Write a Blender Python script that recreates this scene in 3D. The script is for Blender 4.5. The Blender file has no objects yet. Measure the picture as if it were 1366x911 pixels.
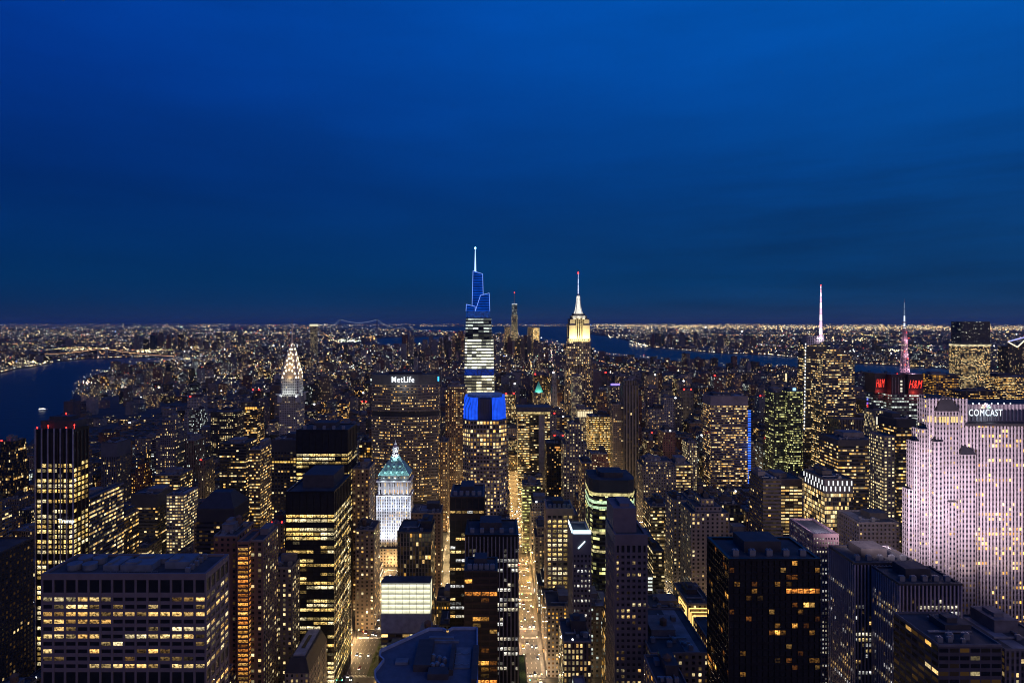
import bpy, bmesh, math, random
import numpy as np
from mathutils import Vector, Matrix

# ------------------------------------------------------------------ camera
F = 818.0; CX = 662.0; CY = 430.0; CH = 300.0      # focal length / principal point in photo pixels, eye height
scn = bpy.context.scene
C = scn.collection
cam_d = bpy.data.cameras.new("camera"); cam = bpy.data.objects.new("camera", cam_d); C.objects.link(cam)
cam.location = (0, 0, CH); cam.rotation_euler = (math.radians(90), 0, 0)
cam_d.sensor_width = 36; cam_d.lens = 36 * F / 1366
cam_d.shift_x = (683 - CX) / 1366; cam_d.shift_y = -(455.5 - CY) / 1366
cam_d.clip_start = 5; cam_d.clip_end = 400000
scn.camera = cam

# ------------------------------------------------------------------ sky
world = bpy.data.worlds.new("World"); scn.world = world; world.use_nodes = True
wn = world.node_tree.nodes; wl = world.node_tree.links; wn.clear()
def wnode(t, **k):
    n = wn.new(t)
    for a, b in k.items(): setattr(n, a, b)
    return n
tc = wnode("ShaderNodeTexCoord"); sep = wnode("ShaderNodeSeparateXYZ"); wl.new(tc.outputs["Generated"], sep.inputs[0])
def ramp(stops):
    r = wnode("ShaderNodeValToRGB"); cr = r.color_ramp
    while len(cr.elements) > 1: cr.elements.remove(cr.elements[0])
    cr.elements[0].position = stops[0][0]; cr.elements[0].color = (*stops[0][1], 1)
    for p, c in stops[1:]:
        e = cr.elements.new(p); e.color = (*c, 1)
    return r
def s2l(r, g, b):
    f = lambda v: (v / 255 / 12.92) if v / 255 <= .04045 else ((v / 255 + .055) / 1.055) ** 2.4
    return (f(r), f(g), f(b))
east = ramp([(0, s2l(24, 44, 84)), (.03, s2l(8, 45, 90)), (.06, s2l(2, 47, 96)), (.2, s2l(0, 42, 110)), (.33, s2l(0, 48, 134)), (.47, s2l(0, 55, 150)), (1, s2l(0, 40, 110))])
west = ramp([(0, s2l(38, 58, 96)), (.03, s2l(14, 60, 106)), (.06, s2l(2, 60, 112)), (.2, s2l(0, 64, 132)), (.33, s2l(0, 79, 164)), (.47, s2l(0, 90, 184)), (1, s2l(0, 50, 120))])
wl.new(sep.outputs["Z"], east.inputs[0]); wl.new(sep.outputs["Z"], west.inputs[0])
mr = wnode("ShaderNodeMapRange"); mr.inputs[1].default_value = -.65; mr.inputs[2].default_value = .68
wl.new(sep.outputs["X"], mr.inputs[0])
mixw = wnode("ShaderNodeMix", data_type="RGBA"); wl.new(mr.outputs[0], mixw.inputs[0])
wl.new(east.outputs[0], mixw.inputs[6]); wl.new(west.outputs[0], mixw.inputs[7])
mp = wnode("ShaderNodeMapping"); mp.inputs["Scale"].default_value = (1.3, 1.3, 7.5); mp.inputs["Rotation"].default_value = (0, .10, 0)
wl.new(tc.outputs["Generated"], mp.inputs[0])
nz = wnode("ShaderNodeTexNoise"); nz.inputs["Scale"].default_value = 2.3; nz.inputs["Detail"].default_value = 5; nz.inputs["Roughness"].default_value = .55
wl.new(mp.outputs[0], nz.inputs[0])
cm = wnode("ShaderNodeMapRange"); cm.inputs[1].default_value = .3; cm.inputs[2].default_value = .7; cm.inputs[3].default_value = .9; cm.inputs[4].default_value = 1.09
wl.new(nz.outputs[0], cm.inputs[0])
mp2 = wnode("ShaderNodeMapping"); mp2.inputs["Scale"].default_value = (1.6, 1.6, 17); mp2.inputs["Rotation"].default_value = (.02, .12, 0); wl.new(tc.outputs["Generated"], mp2.inputs[0])
nz2 = wnode("ShaderNodeTexNoise"); nz2.inputs["Scale"].default_value = 1.9; nz2.inputs["Detail"].default_value = 6; nz2.inputs["Roughness"].default_value = .6; wl.new(mp2.outputs[0], nz2.inputs[0])
st1 = wnode("ShaderNodeMapRange"); st1.inputs[1].default_value = .42; st1.inputs[2].default_value = .72; st1.inputs[3].default_value = 0; st1.inputs[4].default_value = .75; wl.new(nz2.outputs[0], st1.inputs[0])
wx_ = wnode("ShaderNodeMapRange", interpolation_type="SMOOTHSTEP"); wx_.inputs[1].default_value = 0; wx_.inputs[2].default_value = .5; wl.new(sep.outputs["X"], wx_.inputs[0])
we_ = wnode("ShaderNodeMapRange", interpolation_type="SMOOTHSTEP"); we_.inputs[1].default_value = .34; we_.inputs[2].default_value = .16; wl.new(sep.outputs["Z"], we_.inputs[0])
k1 = wnode("ShaderNodeMath", operation="MULTIPLY"); wl.new(st1.outputs[0], k1.inputs[0]); wl.new(wx_.outputs[0], k1.inputs[1])
k2 = wnode("ShaderNodeMath", operation="MULTIPLY"); wl.new(k1.outputs[0], k2.inputs[0]); wl.new(we_.outputs[0], k2.inputs[1])
k3 = wnode("ShaderNodeMath", operation="SUBTRACT"); wl.new(cm.outputs[0], k3.inputs[0]); k3b = wnode("ShaderNodeMath", operation="MULTIPLY"); k3b.inputs[1].default_value = .4; wl.new(k2.outputs[0], k3b.inputs[0]); wl.new(k3b.outputs[0], k3.inputs[1])
vm = wnode("ShaderNodeVectorMath", operation="SCALE"); wl.new(mixw.outputs[2], vm.inputs[0]); wl.new(k3.outputs[0], vm.inputs["Scale"])
skyt = wnode("ShaderNodeTexSky", sky_type="NISHITA"); skyt.sun_disc = False
skyt.sun_elevation = math.radians(-4); skyt.sun_rotation = math.radians(110)
sks = wnode("ShaderNodeVectorMath", operation="SCALE"); sks.inputs["Scale"].default_value = .04
wl.new(skyt.outputs[0], sks.inputs[0])
add = wnode("ShaderNodeVectorMath", operation="ADD"); wl.new(vm.outputs[0], add.inputs[0]); wl.new(sks.outputs[0], add.inputs[1])
bg = wnode("ShaderNodeBackground"); bg.inputs[1].default_value = 1.0; wl.new(add.outputs[0], bg.inputs[0])
wo = wnode("ShaderNodeOutputWorld"); wl.new(bg.outputs[0], wo.inputs[0])

# added soft warm sun, standing for after-sunset glow, to neutralise the blue walls
sd = bpy.data.lights.new("afterglow_fill", "SUN"); sd.energy = .38; sd.angle = math.radians(60); sd.color = (1, .64, .56)
so = bpy.data.objects.new("afterglow_fill", sd); C.objects.link(so)
so.rotation_euler = Vector((-.5, .78, -.42)).to_track_quat('-Z', 'Y').to_euler()

vs = scn.view_settings; vs.view_transform = 'Standard'; vs.look = 'None'; vs.exposure = 0; vs.gamma = 1
scn.display_settings.display_device = 'sRGB'
scn.cycles.use_denoising = True; scn.cycles.pixel_filter_type = "BLACKMAN_HARRIS"; scn.cycles.filter_width = 1.05
scn.cycles.max_bounces = 4; scn.cycles.diffuse_bounces = 2; scn.cycles.glossy_bounces = 2
scn.cycles.transmission_bounces = 2; scn.cycles.volume_bounces = 0
scn.cycles.sample_clamp_indirect = 3; scn.cycles.use_light_tree = True
scn.cycles.caustics_reflective = False; scn.cycles.caustics_refractive = False

R = random.Random(7); NR = np.random.default_rng(7)
PX = lambda px, Y: (px - CX) / F * Y
PZ = lambda py, Y: CH - (py - CY) / F * Y
def GY(py): return CH * F / (py - CY)

# ------------------------------------------------------------------ materials
def newmat(name, emit_sampling=None):
    m = bpy.data.materials.new(name); m.use_nodes = True
    if emit_sampling: m.cycles.emission_sampling = emit_sampling
    return m, m.node_tree.nodes, m.node_tree.links, m.node_tree.nodes["Principled BSDF"]
_mc = {}
def plain(name, col, rough=.8, metal=0, noise=.25, scale=.25):
    key = ("p", name)
    if key in _mc: return _mc[key]
    m, n, l, b = newmat(name)
    b.inputs["Roughness"].default_value = rough; b.inputs["Metallic"].default_value = metal
    t = n.new("ShaderNodeTexCoord"); nz = n.new("ShaderNodeTexNoise"); nz.inputs["Scale"].default_value = scale; nz.inputs["Detail"].default_value = 6
    l.new(t.outputs["Object"], nz.inputs[0])
    mr = n.new("ShaderNodeMapRange"); mr.inputs[1].default_value = .3; mr.inputs[2].default_value = .7
    mr.inputs[3].default_value = 1 - noise; mr.inputs[4].default_value = 1 + noise
    l.new(nz.outputs[0], mr.inputs[0])
    v = n.new("ShaderNodeVectorMath"); v.operation = "SCALE"; v.inputs[0].default_value = col; l.new(mr.outputs[0], v.inputs["Scale"])
    l.new(v.outputs[0], b.inputs["Base Color"])
    _mc[key] = m; return m
def glow(name, col, s, pattern=0, scale=1.0, sampling="NONE"):
    key = ("g", name)
    if key in _mc: return _mc[key]
    m, n, l, b = newmat(name, sampling)
    b.inputs["Base Color"].default_value = (.02, .02, .02, 1)
    b.inputs["Emission Color"].default_value = (*col, 1); b.inputs["Emission Strength"].default_value = s
    if pattern:
        t = n.new("ShaderNodeTexCoord"); nz = n.new("ShaderNodeTexNoise"); nz.inputs["Scale"].default_value = scale; nz.inputs["Detail"].default_value = 3
        l.new(t.outputs["Object"], nz.inputs[0])
        mr = n.new("ShaderNodeMapRange"); mr.inputs[1].default_value = .35; mr.inputs[2].default_value = .65
        mr.inputs[3].default_value = s * (1 - pattern); mr.inputs[4].default_value = s * (1 + pattern * .5)
        l.new(nz.outputs[0], mr.inputs[0]); l.new(mr.outputs[0], b.inputs["Emission Strength"])
    _mc[key] = m; return m

def facade_material():
    """Wall with windows in a grid of cells: UV counts bays and floors; the corner attributes hold the
    wall colour, the share of lit windows, their brightness and warmth, and the window's share of its cell."""
    m, n, l, b = newmat("facade", "NONE")
    def N(t, **k):
        x = n.new(t)
        for a, v in k.items(): setattr(x, a, v)
        return x
    def M(op, a, bb=None, c=None):
        x = N("ShaderNodeMath", operation=op)
        for i, v in enumerate((a, bb, c)):
            if v is None: continue
            if isinstance(v, (int, float)): x.inputs[i].default_value = v
            else: l.new(v, x.inputs[i])
        return x.outputs[0]
    uv = N("ShaderNodeUVMap"); uv.uv_map = "cells"
    s = N("ShaderNodeSeparateXYZ"); l.new(uv.outputs[0], s.inputs[0])
    aw = N("ShaderNodeAttribute"); aw.attribute_name = "wall"
    ap = N("ShaderNodeAttribute"); ap.attribute_name = "par"
    aq = N("ShaderNodeAttribute"); aq.attribute_name = "win"
    sp = N("ShaderNodeSeparateColor"); l.new(ap.outputs["Color"], sp.inputs[0])
    sq = N("ShaderNodeSeparateColor"); l.new(aq.outputs["Color"], sq.inputs[0])
    p, br, wm, rc = sp.outputs[0], sp.outputs[1], sp.outputs[2], ap.outputs["Alpha"]
    ww, wh, spd = sq.outputs[0], sq.outputs[1], sq.outputs[2]
    fx = M("FRACT", s.outputs[0]); fy = M("FRACT", s.outputs[1])
    cx = M("FLOOR", s.outputs[0]); cy = M("FLOOR", s.outputs[1])
    inx = M("LESS_THAN", M("ABSOLUTE", M("SUBTRACT", fx, .5)), M("MULTIPLY", ww, .5))
    iny = M("LESS_THAN", M("ABSOLUTE", M("SUBTRACT", fy, .5)), M("MULTIPLY", wh, .5))
    win = M("MULTIPLY", inx, iny)
    cell = N("ShaderNodeCombineXYZ"); l.new(cx, cell.inputs[0]); l.new(cy, cell.inputs[1])
    wnz = N("ShaderNodeTexWhiteNoise", noise_dimensions="3D"); l.new(cell.outputs[0], wnz.inputs["Vector"])
    h = N("ShaderNodeSeparateColor"); l.new(wnz.outputs["Color"], h.inputs[0])
    rowv = N("ShaderNodeCombineXYZ"); l.new(M("FLOOR", M("MULTIPLY", cx, .13)), rowv.inputs[0]); l.new(cy, rowv.inputs[1]); rowv.inputs[2].default_value = 7
    wr = N("ShaderNodeTexWhiteNoise", noise_dimensions="3D"); l.new(rowv.outputs[0], wr.inputs["Vector"])
    hr = N("ShaderNodeSeparateColor"); l.new(wr.outputs["Color"], hr.inputs[0])
    # a run of a floor is switched on as one (rc = how strongly)
    rowon = M("LESS_THAN", hr.outputs[0], M("MULTIPLY", p, .8))
    prow = M("ADD", M("MULTIPLY", rowon, .9), M("MULTIPLY", p, .25))
    peff = M("ADD", M("MULTIPLY", prow, rc), M("MULTIPLY", p, M("SUBTRACT", 1, rc)))
    colv = N("ShaderNodeCombineXYZ"); l.new(cx, colv.inputs[0]); colv.inputs[1].default_value = 3.3; colv.inputs[2].default_value = 11
    wc = N("ShaderNodeTexWhiteNoise", noise_dimensions="3D"); l.new(colv.outputs[0], wc.inputs["Vector"])
    flv = N("ShaderNodeCombineXYZ"); l.new(cy, flv.inputs[1]); flv.inputs[2].default_value = 5; l.new(M("FLOOR", M("MULTIPLY", cx, .011)), flv.inputs[0])
    wf = N("ShaderNodeTexWhiteNoise", noise_dimensions="3D"); l.new(flv.outputs[0], wf.inputs["Vector"])
    darkfloor = M("GREATER_THAN", M("ADD", wf.outputs["Value"], M("MULTIPLY", p, .5)), .12)
    peff = M("MULTIPLY", M("MULTIPLY", peff, darkfloor), M("ADD", M("MULTIPLY", wc.outputs["Value"], M("MULTIPLY", M("SUBTRACT", 1, p), 1.3)), M("ADD", .5, M("MULTIPLY", p, .5))))
    lit = M("MULTIPLY", M("LESS_THAN", h.outputs[0], peff), win)
    # interior: noise painted into the glow, imitating uneven room light
    inz = N("ShaderNodeTexNoise"); inz.inputs["Scale"].default_value = 4.3; inz.inputs["Detail"].default_value = 2
    l.new(uv.outputs[0], inz.inputs[0])
    im = N("ShaderNodeMapRange"); im.inputs[1].default_value = .35; im.inputs[2].default_value = .62; im.inputs[3].default_value = .45; im.inputs[4].default_value = 1.15
    l.new(inz.outputs[0], im.inputs[0])
    bri = M("MULTIPLY", M("ADD", .1, M("MULTIPLY", M("POWER", h.outputs[1], 2.0), 2.2)), M("MULTIPLY", br, im.outputs[0]))
    w1 = N("ShaderNodeMix", data_type="RGBA"); l.new(M("MINIMUM", 1, M("MAXIMUM", 0, M("ADD", wm, M("MULTIPLY", M("SUBTRACT", h.outputs[2], .5), .9)))), w1.inputs[0])
    w1.inputs[6].default_value = (1.0, .82, .42, 1); w1.inputs[7].default_value = (1.0, .47, .06, 1)
    # dim ambient in unlit rooms
    dimv = M("MULTIPLY", M("MULTIPLY", win, M("POWER", h.outputs[2], 6)), .05)
    est = M("ADD", M("MULTIPLY", lit, bri), dimv)
    tn = N("ShaderNodeMix", data_type="RGBA"); l.new(aq.outputs["Alpha"], tn.inputs[0]); tn.inputs[6].default_value = (.62, 1.0, .3, 1); l.new(w1.outputs[2], tn.inputs[7])
    cw = N("ShaderNodeMix", data_type="RGBA"); l.new(M("MAXIMUM", 0, M("MULTIPLY", wm, -3)), cw.inputs[0]); l.new(tn.outputs[2], cw.inputs[6]); cw.inputs[7].default_value = (.85, 1.0, .92, 1)
    l.new(cw.outputs[2], b.inputs["Emission Color"]); l.new(est, b.inputs["Emission Strength"])
    # wall: masonry colour, weathering, spandrels between windows of one bay
    tco = N("ShaderNodeTexCoord"); dn = N("ShaderNodeTexNoise"); dn.inputs["Scale"].default_value = .06; dn.inputs["Detail"].default_value = 7; dn.inputs["Roughness"].default_value = .7
    l.new(tco.outputs["Object"], dn.inputs[0])
    dm = N("ShaderNodeMapRange"); dm.inputs[1].default_value = .3; dm.inputs[2].default_value = .7; dm.inputs[3].default_value = .5; dm.inputs[4].default_value = .95
    l.new(dn.outputs[0], dm.inputs[0])
    inspan = M("MULTIPLY", inx, M("SUBTRACT", 1, iny))
    sf = M("SUBTRACT", 1, M("MULTIPLY", inspan, M("SUBTRACT", 1, spd)))
    vmul = N("ShaderNodeVectorMath", operation="SCALE"); l.new(aw.outputs["Color"], vmul.inputs[0]); l.new(M("MULTIPLY", dm.outputs[0], sf), vmul.inputs["Scale"])
    mx = N("ShaderNodeMix", data_type="RGBA"); l.new(win, mx.inputs[0]); l.new(vmul.outputs[0], mx.inputs[6]); mx.inputs[7].default_value = (.012, .014, .018, 1)
    l.new(mx.outputs[2], b.inputs["Base Color"])
    l.new(M("SUBTRACT", .85, M("MULTIPLY", win, .7)), b.inputs["Roughness"])
    return m
FAC = facade_material()
ROOF = plain("roof_felt", (.05, .051, .052), .85, noise=.5, scale=.12)
ROOFL = plain("roof_gravel", (.2, .2, .2), .9, noise=.4, scale=.12)
PARA = plain("parapet_stone", (.16, .145, .14), .85)
PARAD = plain("parapet_dark", (.05, .045, .045), .7)
METAL = plain("duct_metal", (.3, .31, .32), .45, .6)
TANK = plain("tank_cedar", (.13, .08, .05), .9)
DARKM = plain("dark_steel", (.03, .03, .033), .4, .5)

# ------------------------------------------------------------------ mesh collector
class MB:
    def __init__(s): s.v = []; s.f = []; s.uv = []; s.a = []; s.b = []; s.c = []; s.m = []
    def quad(s, pts, uv=None, st=None, m=0):
        i = len(s.v); s.v += pts; k = len(pts); s.f.append(tuple(range(i, i + k)))
        s.uv += uv or [(0, 0)] * k
        st = st or NOSTYLE
        s.a += [st[0]] * k; s.b += [st[1]] * k; s.c += [st[2]] * k; s.m.append(m)
    def box(s, x0, x1, y0, y1, z0, z1, m=0, bottom=False):
        p = lambda *q: [tuple(v) for v in q]
        s.quad(p((x0,y0,z0),(x1,y0,z0),(x1,y0,z1),(x0,y0,z1)), m=m)
        s.quad(p((x1,y0,z0),(x1,y1,z0),(x1,y1,z1),(x1,y0,z1)), m=m)
        s.quad(p((x1,y1,z0),(x0,y1,z0),(x0,y1,z1),(x1,y1,z1)), m=m)
        s.quad(p((x0,y1,z0),(x0,y0,z0),(x0,y0,z1),(x0,y1,z1)), m=m)
        s.quad(p((x0,y0,z1),(x1,y0,z1),(x1,y1,z1),(x0,y1,z1)), m=m)
        if bottom: s.quad(p((x0,y1,z0),(x1,y1,z0),(x1,y0,z0),(x0,y0,z0)), m=m)
    def prism(s, poly, z0, z1, st=None, bay=3, fh=3.7, m=0, mtop=1, poly1=None, top=True, zt=None, off=None):
        """Walls over a plan polygon (counter-clockwise), each side with a whole number of bays; poly1 = plan at the top."""
        poly1 = poly1 or poly; n = len(poly); zt = z1 if zt is None else zt
        for i in range(n):
            a, b = poly[i], poly[(i + 1) % n]; a1, b1 = poly1[i], poly1[(i + 1) % n]
            L = math.hypot(b[0] - a[0], b[1] - a[1]); nb = max(1, round(L / bay))
            o = R.randrange(4000) if off is None else off + 97 * i
            v0 = (z0 - zt) / fh; v1 = (z1 - zt) / fh
            vo = -R.randrange(900) if off is None else 0
            s.quad([(a[0], a[1], z0), (b[0], b[1], z0), (b1[0], b1[1], z1), (a1[0], a1[1], z1)],
                   [(o, v0 + vo), (o + nb, v0 + vo), (o + nb, v1 + vo), (o, v1 + vo)], st, m)
        if top: s.quad([(q[0], q[1], z1) for q in poly1], m=mtop)
    def cyl(s, cx, cy, z0, z1, r0, r1=None, n=10, m=0, cap=True):
        r1 = r0 if r1 is None else r1
        c = [(math.cos(2*math.pi*i/n), math.sin(2*math.pi*i/n)) for i in range(n)]
        for i in range(n):
            a, b = c[i], c[(i+1) % n]
            if r1 > 1e-3: s.quad([(cx+a[0]*r0,cy+a[1]*r0,z0),(cx+b[0]*r0,cy+b[1]*r0,z0),(cx+b[0]*r1,cy+b[1]*r1,z1),(cx+a[0]*r1,cy+a[1]*r1,z1)], m=m)
            else: s.quad([(cx+a[0]*r0,cy+a[1]*r0,z0),(cx+b[0]*r0,cy+b[1]*r0,z0),(cx,cy,z1)], m=m)
        if cap and r1 > 1e-3: s.quad([(cx+a[0]*r1,cy+a[1]*r1,z1) for a in c], m=m)
    def bar(s, p, q, r, m=0):
        p, q = Vector(p), Vector(q); d = (q - p).normalized()
        u = d.cross(Vector((0, 0, 1)) if abs(d.z) < .9 else Vector((1, 0, 0))).normalized() * r; w = d.cross(u).normalized() * r
        A = [p + u + w, p - u + w, p - u - w, p + u - w]; B = [x + (q - p) for x in A]
        for i in range(4):
            j = (i + 1) % 4; s.quad([tuple(A[i]), tuple(A[j]), tuple(B[j]), tuple(B[i])], m=m)
        s.quad([tuple(x) for x in B], m=m); s.quad([tuple(x) for x in A[::-1]], m=m)
    def mesh(s, name, mats):
        me = bpy.data.meshes.new(name); me.from_pydata(s.v, [], s.f)
        if any(m is FAC for m in mats):
            u = me.uv_layers.new(name="cells"); u.data.foreach_set("uv", np.array(s.uv, np.float32).ravel())
            for nm, dat in (("wall", s.a), ("par", s.b), ("win", s.c)):
                at = me.attributes.new(nm, "FLOAT_COLOR", "CORNER"); at.data.foreach_set("color", np.array(dat, np.float32).ravel())
        for m in mats: me.materials.append(m)
        if len(mats) > 1: me.polygons.foreach_set("material_index", np.array(s.m, np.int32))
        me.update(); return me
    def build(s, name, mats, parent=None, loc=(0, 0, 0)):
        if not isinstance(mats, (list, tuple)): mats = [mats]
        o = bpy.data.objects.new(name, s.mesh(name, mats)); C.objects.link(o); o.location = loc
        if parent: o.parent = parent
        return o
NOSTYLE = ((.1, .1, .1, 1), (0, 0, 0, 0), (0, 0, 1, 1))
def tag(o, label=None, cat=None, group=None, kind=None):
    for k, v in (("label", label), ("category", cat), ("group", group), ("kind", kind)):
        if v: o[k] = v
    return o
def empty(name, loc, label, cat, group=None, rz=0):
    o = bpy.data.objects.new(name, None); C.objects.link(o); o.location = loc; o.rotation_euler.z = rz
    o.empty_display_size = 5
    return tag(o, label, cat, group)
def child(name, me, parent, loc=(0, 0, 0), scale=None, color=None, rot=None):
    o = bpy.data.objects.new(name, me); C.objects.link(o); o.parent = parent; o.location = loc
    if scale: o.scale = scale
    if color: o.color = (*color, 1)
    if rot: o.rotation_euler = rot
    return o
def rect(x0, x1, y0, y1): return [(x0, y0), (x1, y0), (x1, y1), (x0, y1)]
def chamfer(x0, x1, y0, y1, c): return [(x0+c, y0), (x1-c, y0), (x1, y0+c), (x1, y1-c), (x1-c, y1), (x0+c, y1), (x0, y1-c), (x0, y0+c)]

# style: bay, floor height, window width share, height share, spandrel tone
KIND = dict(punch=(3.4, 3.5, .46, .5, 1), ribbon=(2.6, 3.9, 1.0, .46, 1), pier=(2.6, 3.7, .5, .62, .35),
            glass=(1.9, 3.9, .9, .74, .6), grid=(6.2, 4.0, .8, .6, 1), old=(4.2, 3.7, .42, .52, 1), wide=(5, 3.8, .88, .52, .9))
def style(col, p, br=1, warm=.4, rc=.4, kind="punch", w=None, h=None, tint=1):
    k = KIND[kind]
    return ((*col, 1), (p, br, warm, rc), (w or k[2], h or k[3], k[4], tint))

# ------------------------------------------------------------------ roof furniture
_tank = MB(); _tank.cyl(0, 0, 3, 7.2, 2.1, n=10); _tank_me = None
def tank_mesh():
    global _tank_me
    if _tank_me is None:
        b = MB(); b.cyl(0, 0, 3, 7, 2.1, n=10); b.cyl(0, 0, 7, 8.6, 2.3, 0, n=10)
        for a in range(4): b.bar((1.4*math.cos(a*1.571+.78), 1.4*math.sin(a*1.571+.78), 0), (1.4*math.cos(a*1.571+.78), 1.4*math.sin(a*1.571+.78), 3), .15)
        _tank_me = b.mesh("water_tank", [TANK])
    return _tank_me
_ac = None
def ac_mesh():
    global _ac
    if _ac is None:
        b = MB(); b.box(-1, 1, -.7, .7, .3, 2.0); b.cyl(-.45, 0, 2.0, 2.3, .4, n=8); b.cyl(.45, 0, 2.0, 2.3, .4, n=8); b.box(-.9, .9, -.6, .6, 0, .3)
        _ac = b.mesh("cooling_unit", [METAL])
    return _ac
def roof_set(par, x0, x1, y0, y1, z, rng, dark=False, shed=True, tank=False, acs=2, pw=.6, ph=1.1, para=None):
    b = MB(); pm = para or (PARAD if dark else PARA)
    b.box(x0, x1, y0, y0+pw, z, z+ph); b.box(x0, x1, y1-pw, y1, z, z+ph)
    b.box(x0, x0+pw, y0+pw, y1-pw, z, z+ph); b.box(x1-pw, x1, y0+pw, y1-pw, z, z+ph)
    b.build("parapet", pm, par)
    w, d = x1 - x0, y1 - y0
    if shed and w > 9 and d > 9:
        sw, sdp = w * rng.uniform(.3, .6), d * rng.uniform(.3, .55); sx = x0 + pw + rng.random() * (w - sw - 2*pw); sy = y0 + d * .3 + rng.random() * (d * .65 - sdp)
        h = rng.uniform(3, 7); s = MB(); s.box(sx, sx+sw, sy, sy+sdp, z, z+h); s.box(sx-.25, sx+sw+.25, sy-.25, sy+sdp+.25, z+h, z+h+.35)
        if rng.random() < .5: s.box(sx+sw*.2, sx+sw*.6, sy+sdp*.2, sy+sdp*.7, z+h+.35, z+h+2.6)
        s.build("rooftop_shed", PARAD if rng.random() < .5 else PARA, par)
    if acs >= 2 and w > 14 and d > 12:
        s = MB(); yk = y0+d*rng.uniform(.2, .4); s.box(x0+w*.12, x0+w*rng.uniform(.5, .85), yk, yk+.9, z+.5, z+1.3, bottom=True); xk = x0+w*rng.uniform(.2, .8); s.box(xk, xk+.8, yk+.9, y1-d*.15, z+.5, z+1.25, bottom=True)
        s.build("duct", METAL, par)
        s = MB(); xk = x0+w*rng.uniform(.1, .8); s.box(xk, xk+3, y0+d*.7, y0+d*.7+4, z, z+2.8); s.build("stair_head", PARA, par)
        s = MB(); xk = x0+w*rng.uniform(.1, .7); s.quad([(xk, y0+1.2, z+.03), (xk+w*.25, y0+1.2, z+.03), (xk+w*.25, y1-1.2, z+.03), (xk, y1-1.2, z+.03)]); s.build("roof_patch", ROOFL if rng.random() < .5 else PARAD, par)
    for k in range(acs):
        if w > 12 and d > 9:
            child("cooling_unit", ac_mesh(), par, (x0+2.5+rng.random()*(w-5), y0+2.2+rng.random()*d*.25, z+.02), (rng.uniform(.9, 1.6),)*3)
    if tank: child("water_tank", tank_mesh(), par, (x0 + w*rng.uniform(.25, .75), y0 + d*rng.uniform(.35, .7), z+.02), (1.1,)*3)

HAND = []      # (px0, px1, ybot, Y, x0, x1, y0, y1, H, noun)
def reg(px0, px1, ytop, ybot, x0, x1, y0, y1, noun): HAND.append(dict(px0=px0, px1=px1, yt=ytop, yb=ybot, Y=y0, x0=x0, x1=x1, y0=y0, y1=y1, noun=noun))

def tower(name, label, cat, px0, px1, yt, Y, depth, yb, st, kind="punch", noun="", steps=(), plan=None, dark=False, tank=False, shed=True, acs=2, para=None, parent=None, blank=0, roofm=None):
    """One block placed by where its front face stands in the photograph; steps = setbacks (inset left, right, front, top_y)."""
    x0, x1, H = PX(px0, Y), PX(px1, Y), PZ(yt, Y)
    root = empty(name, ((x0+x1)/2, Y+depth/2, 0), label, cat); ox, oy = root.location.x, root.location.y
    a0, a1, b0, b1 = x0-ox, x1-ox, Y-oy, Y+depth-oy
    k = KIND[kind]; b = MB(); rng = random.Random(hash((px0, yt)) & 0xffff)
    poly = rect(a0, a1, b0, b1) if not plan else plan(a0, a1, b0, b1)
    zb = H - blank
    b.prism(poly, 0, zb, st, k[0], k[1], top=not blank, zt=zb)
    if blank: b.prism(poly, zb, H, (st[0], (0,0,0,0), (0,0,1,1)), k[0], k[1])
    z = H; r = (a0, a1, b0, b1)
    body = b
    for (il, ir, if_, ty) in steps:
        z2 = PZ(ty, Y + if_); r2 = (r[0]+il, r[1]-ir, r[2]+if_, r[3]-max(2, (r[3]-r[2])*.12))
        body.prism(rect(*r2), z+.01, z2, st, k[0], k[1]); z = z2; r = r2
    o = body.build("wall", [FAC, roofm or ROOF], root)
    if not plan: roof_set(root, *r, z, rng, dark, shed, tank, acs, para=para)
    else:
        bb = MB(); c = [(q[0]*.55, q[1]*.55) for q in poly]; bb.prism(c, z, z+4.5, NOSTYLE, 9, 9, m=0, mtop=0); bb.build("plant_room", PARAD, root)
    reg(px0, px1, yt, yb, x0, x1, Y, Y+depth, noun)
    return root

def spot(loc, target, col, power, angle=70, par=None, blend=.6, radius=.6):
    d = bpy.data.lights.new("floodlight", "SPOT"); d.energy = power; d.color = col; d.spot_size = math.radians(angle); d.spot_blend = blend; d.shadow_soft_size = radius
    o = bpy.data.objects.new("floodlight", d); C.objects.link(o); o.location = loc
    o.rotation_euler = (Vector(target) - Vector(loc)).to_track_quat('-Z', 'Y').to_euler()
    return o
def lamp(loc, col, power, r=.5):
    d = bpy.data.lights.new("lamp_light", "POINT"); d.energy = power; d.color = col; d.shadow_soft_size = r
    o = bpy.data.objects.new("lamp_light", d); C.objects.link(o); o.location = loc; return o
def lettering(name, txt, x, y, z, width, height, mat, par, rz=0, shear=0, bold=.02, ext=.3, space=1.0):
    cu = bpy.data.curves.new(name, "FONT"); cu.body = txt; cu.align_x = 'CENTER'; cu.align_y = 'CENTER'; cu.size = 1; cu.offset = bold; cu.extrude = ext * .1; cu.shear = shear; cu.space_character = space
    cu.materials.append(mat); cu.resolution_u = 3
    o = bpy.data.objects.new(name, cu); C.objects.link(o); bpy.context.view_layer.update()
    d = o.dimensions; sx = width / max(d.x, .01); sy = height / max(d.y, .01)
    me = bpy.data.meshes.new_from_object(o.evaluated_get(bpy.context.evaluated_depsgraph_get())); bpy.data.objects.remove(o)
    o = bpy.data.objects.new(name, me); C.objects.link(o)
    if not me.materials: me.materials.append(mat)
    o.scale = (sx, sy, 10 * ext); o.rotation_euler = (math.radians(90), 0, rz); o.location = (x, y, z); o.parent = par
    return o

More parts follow.
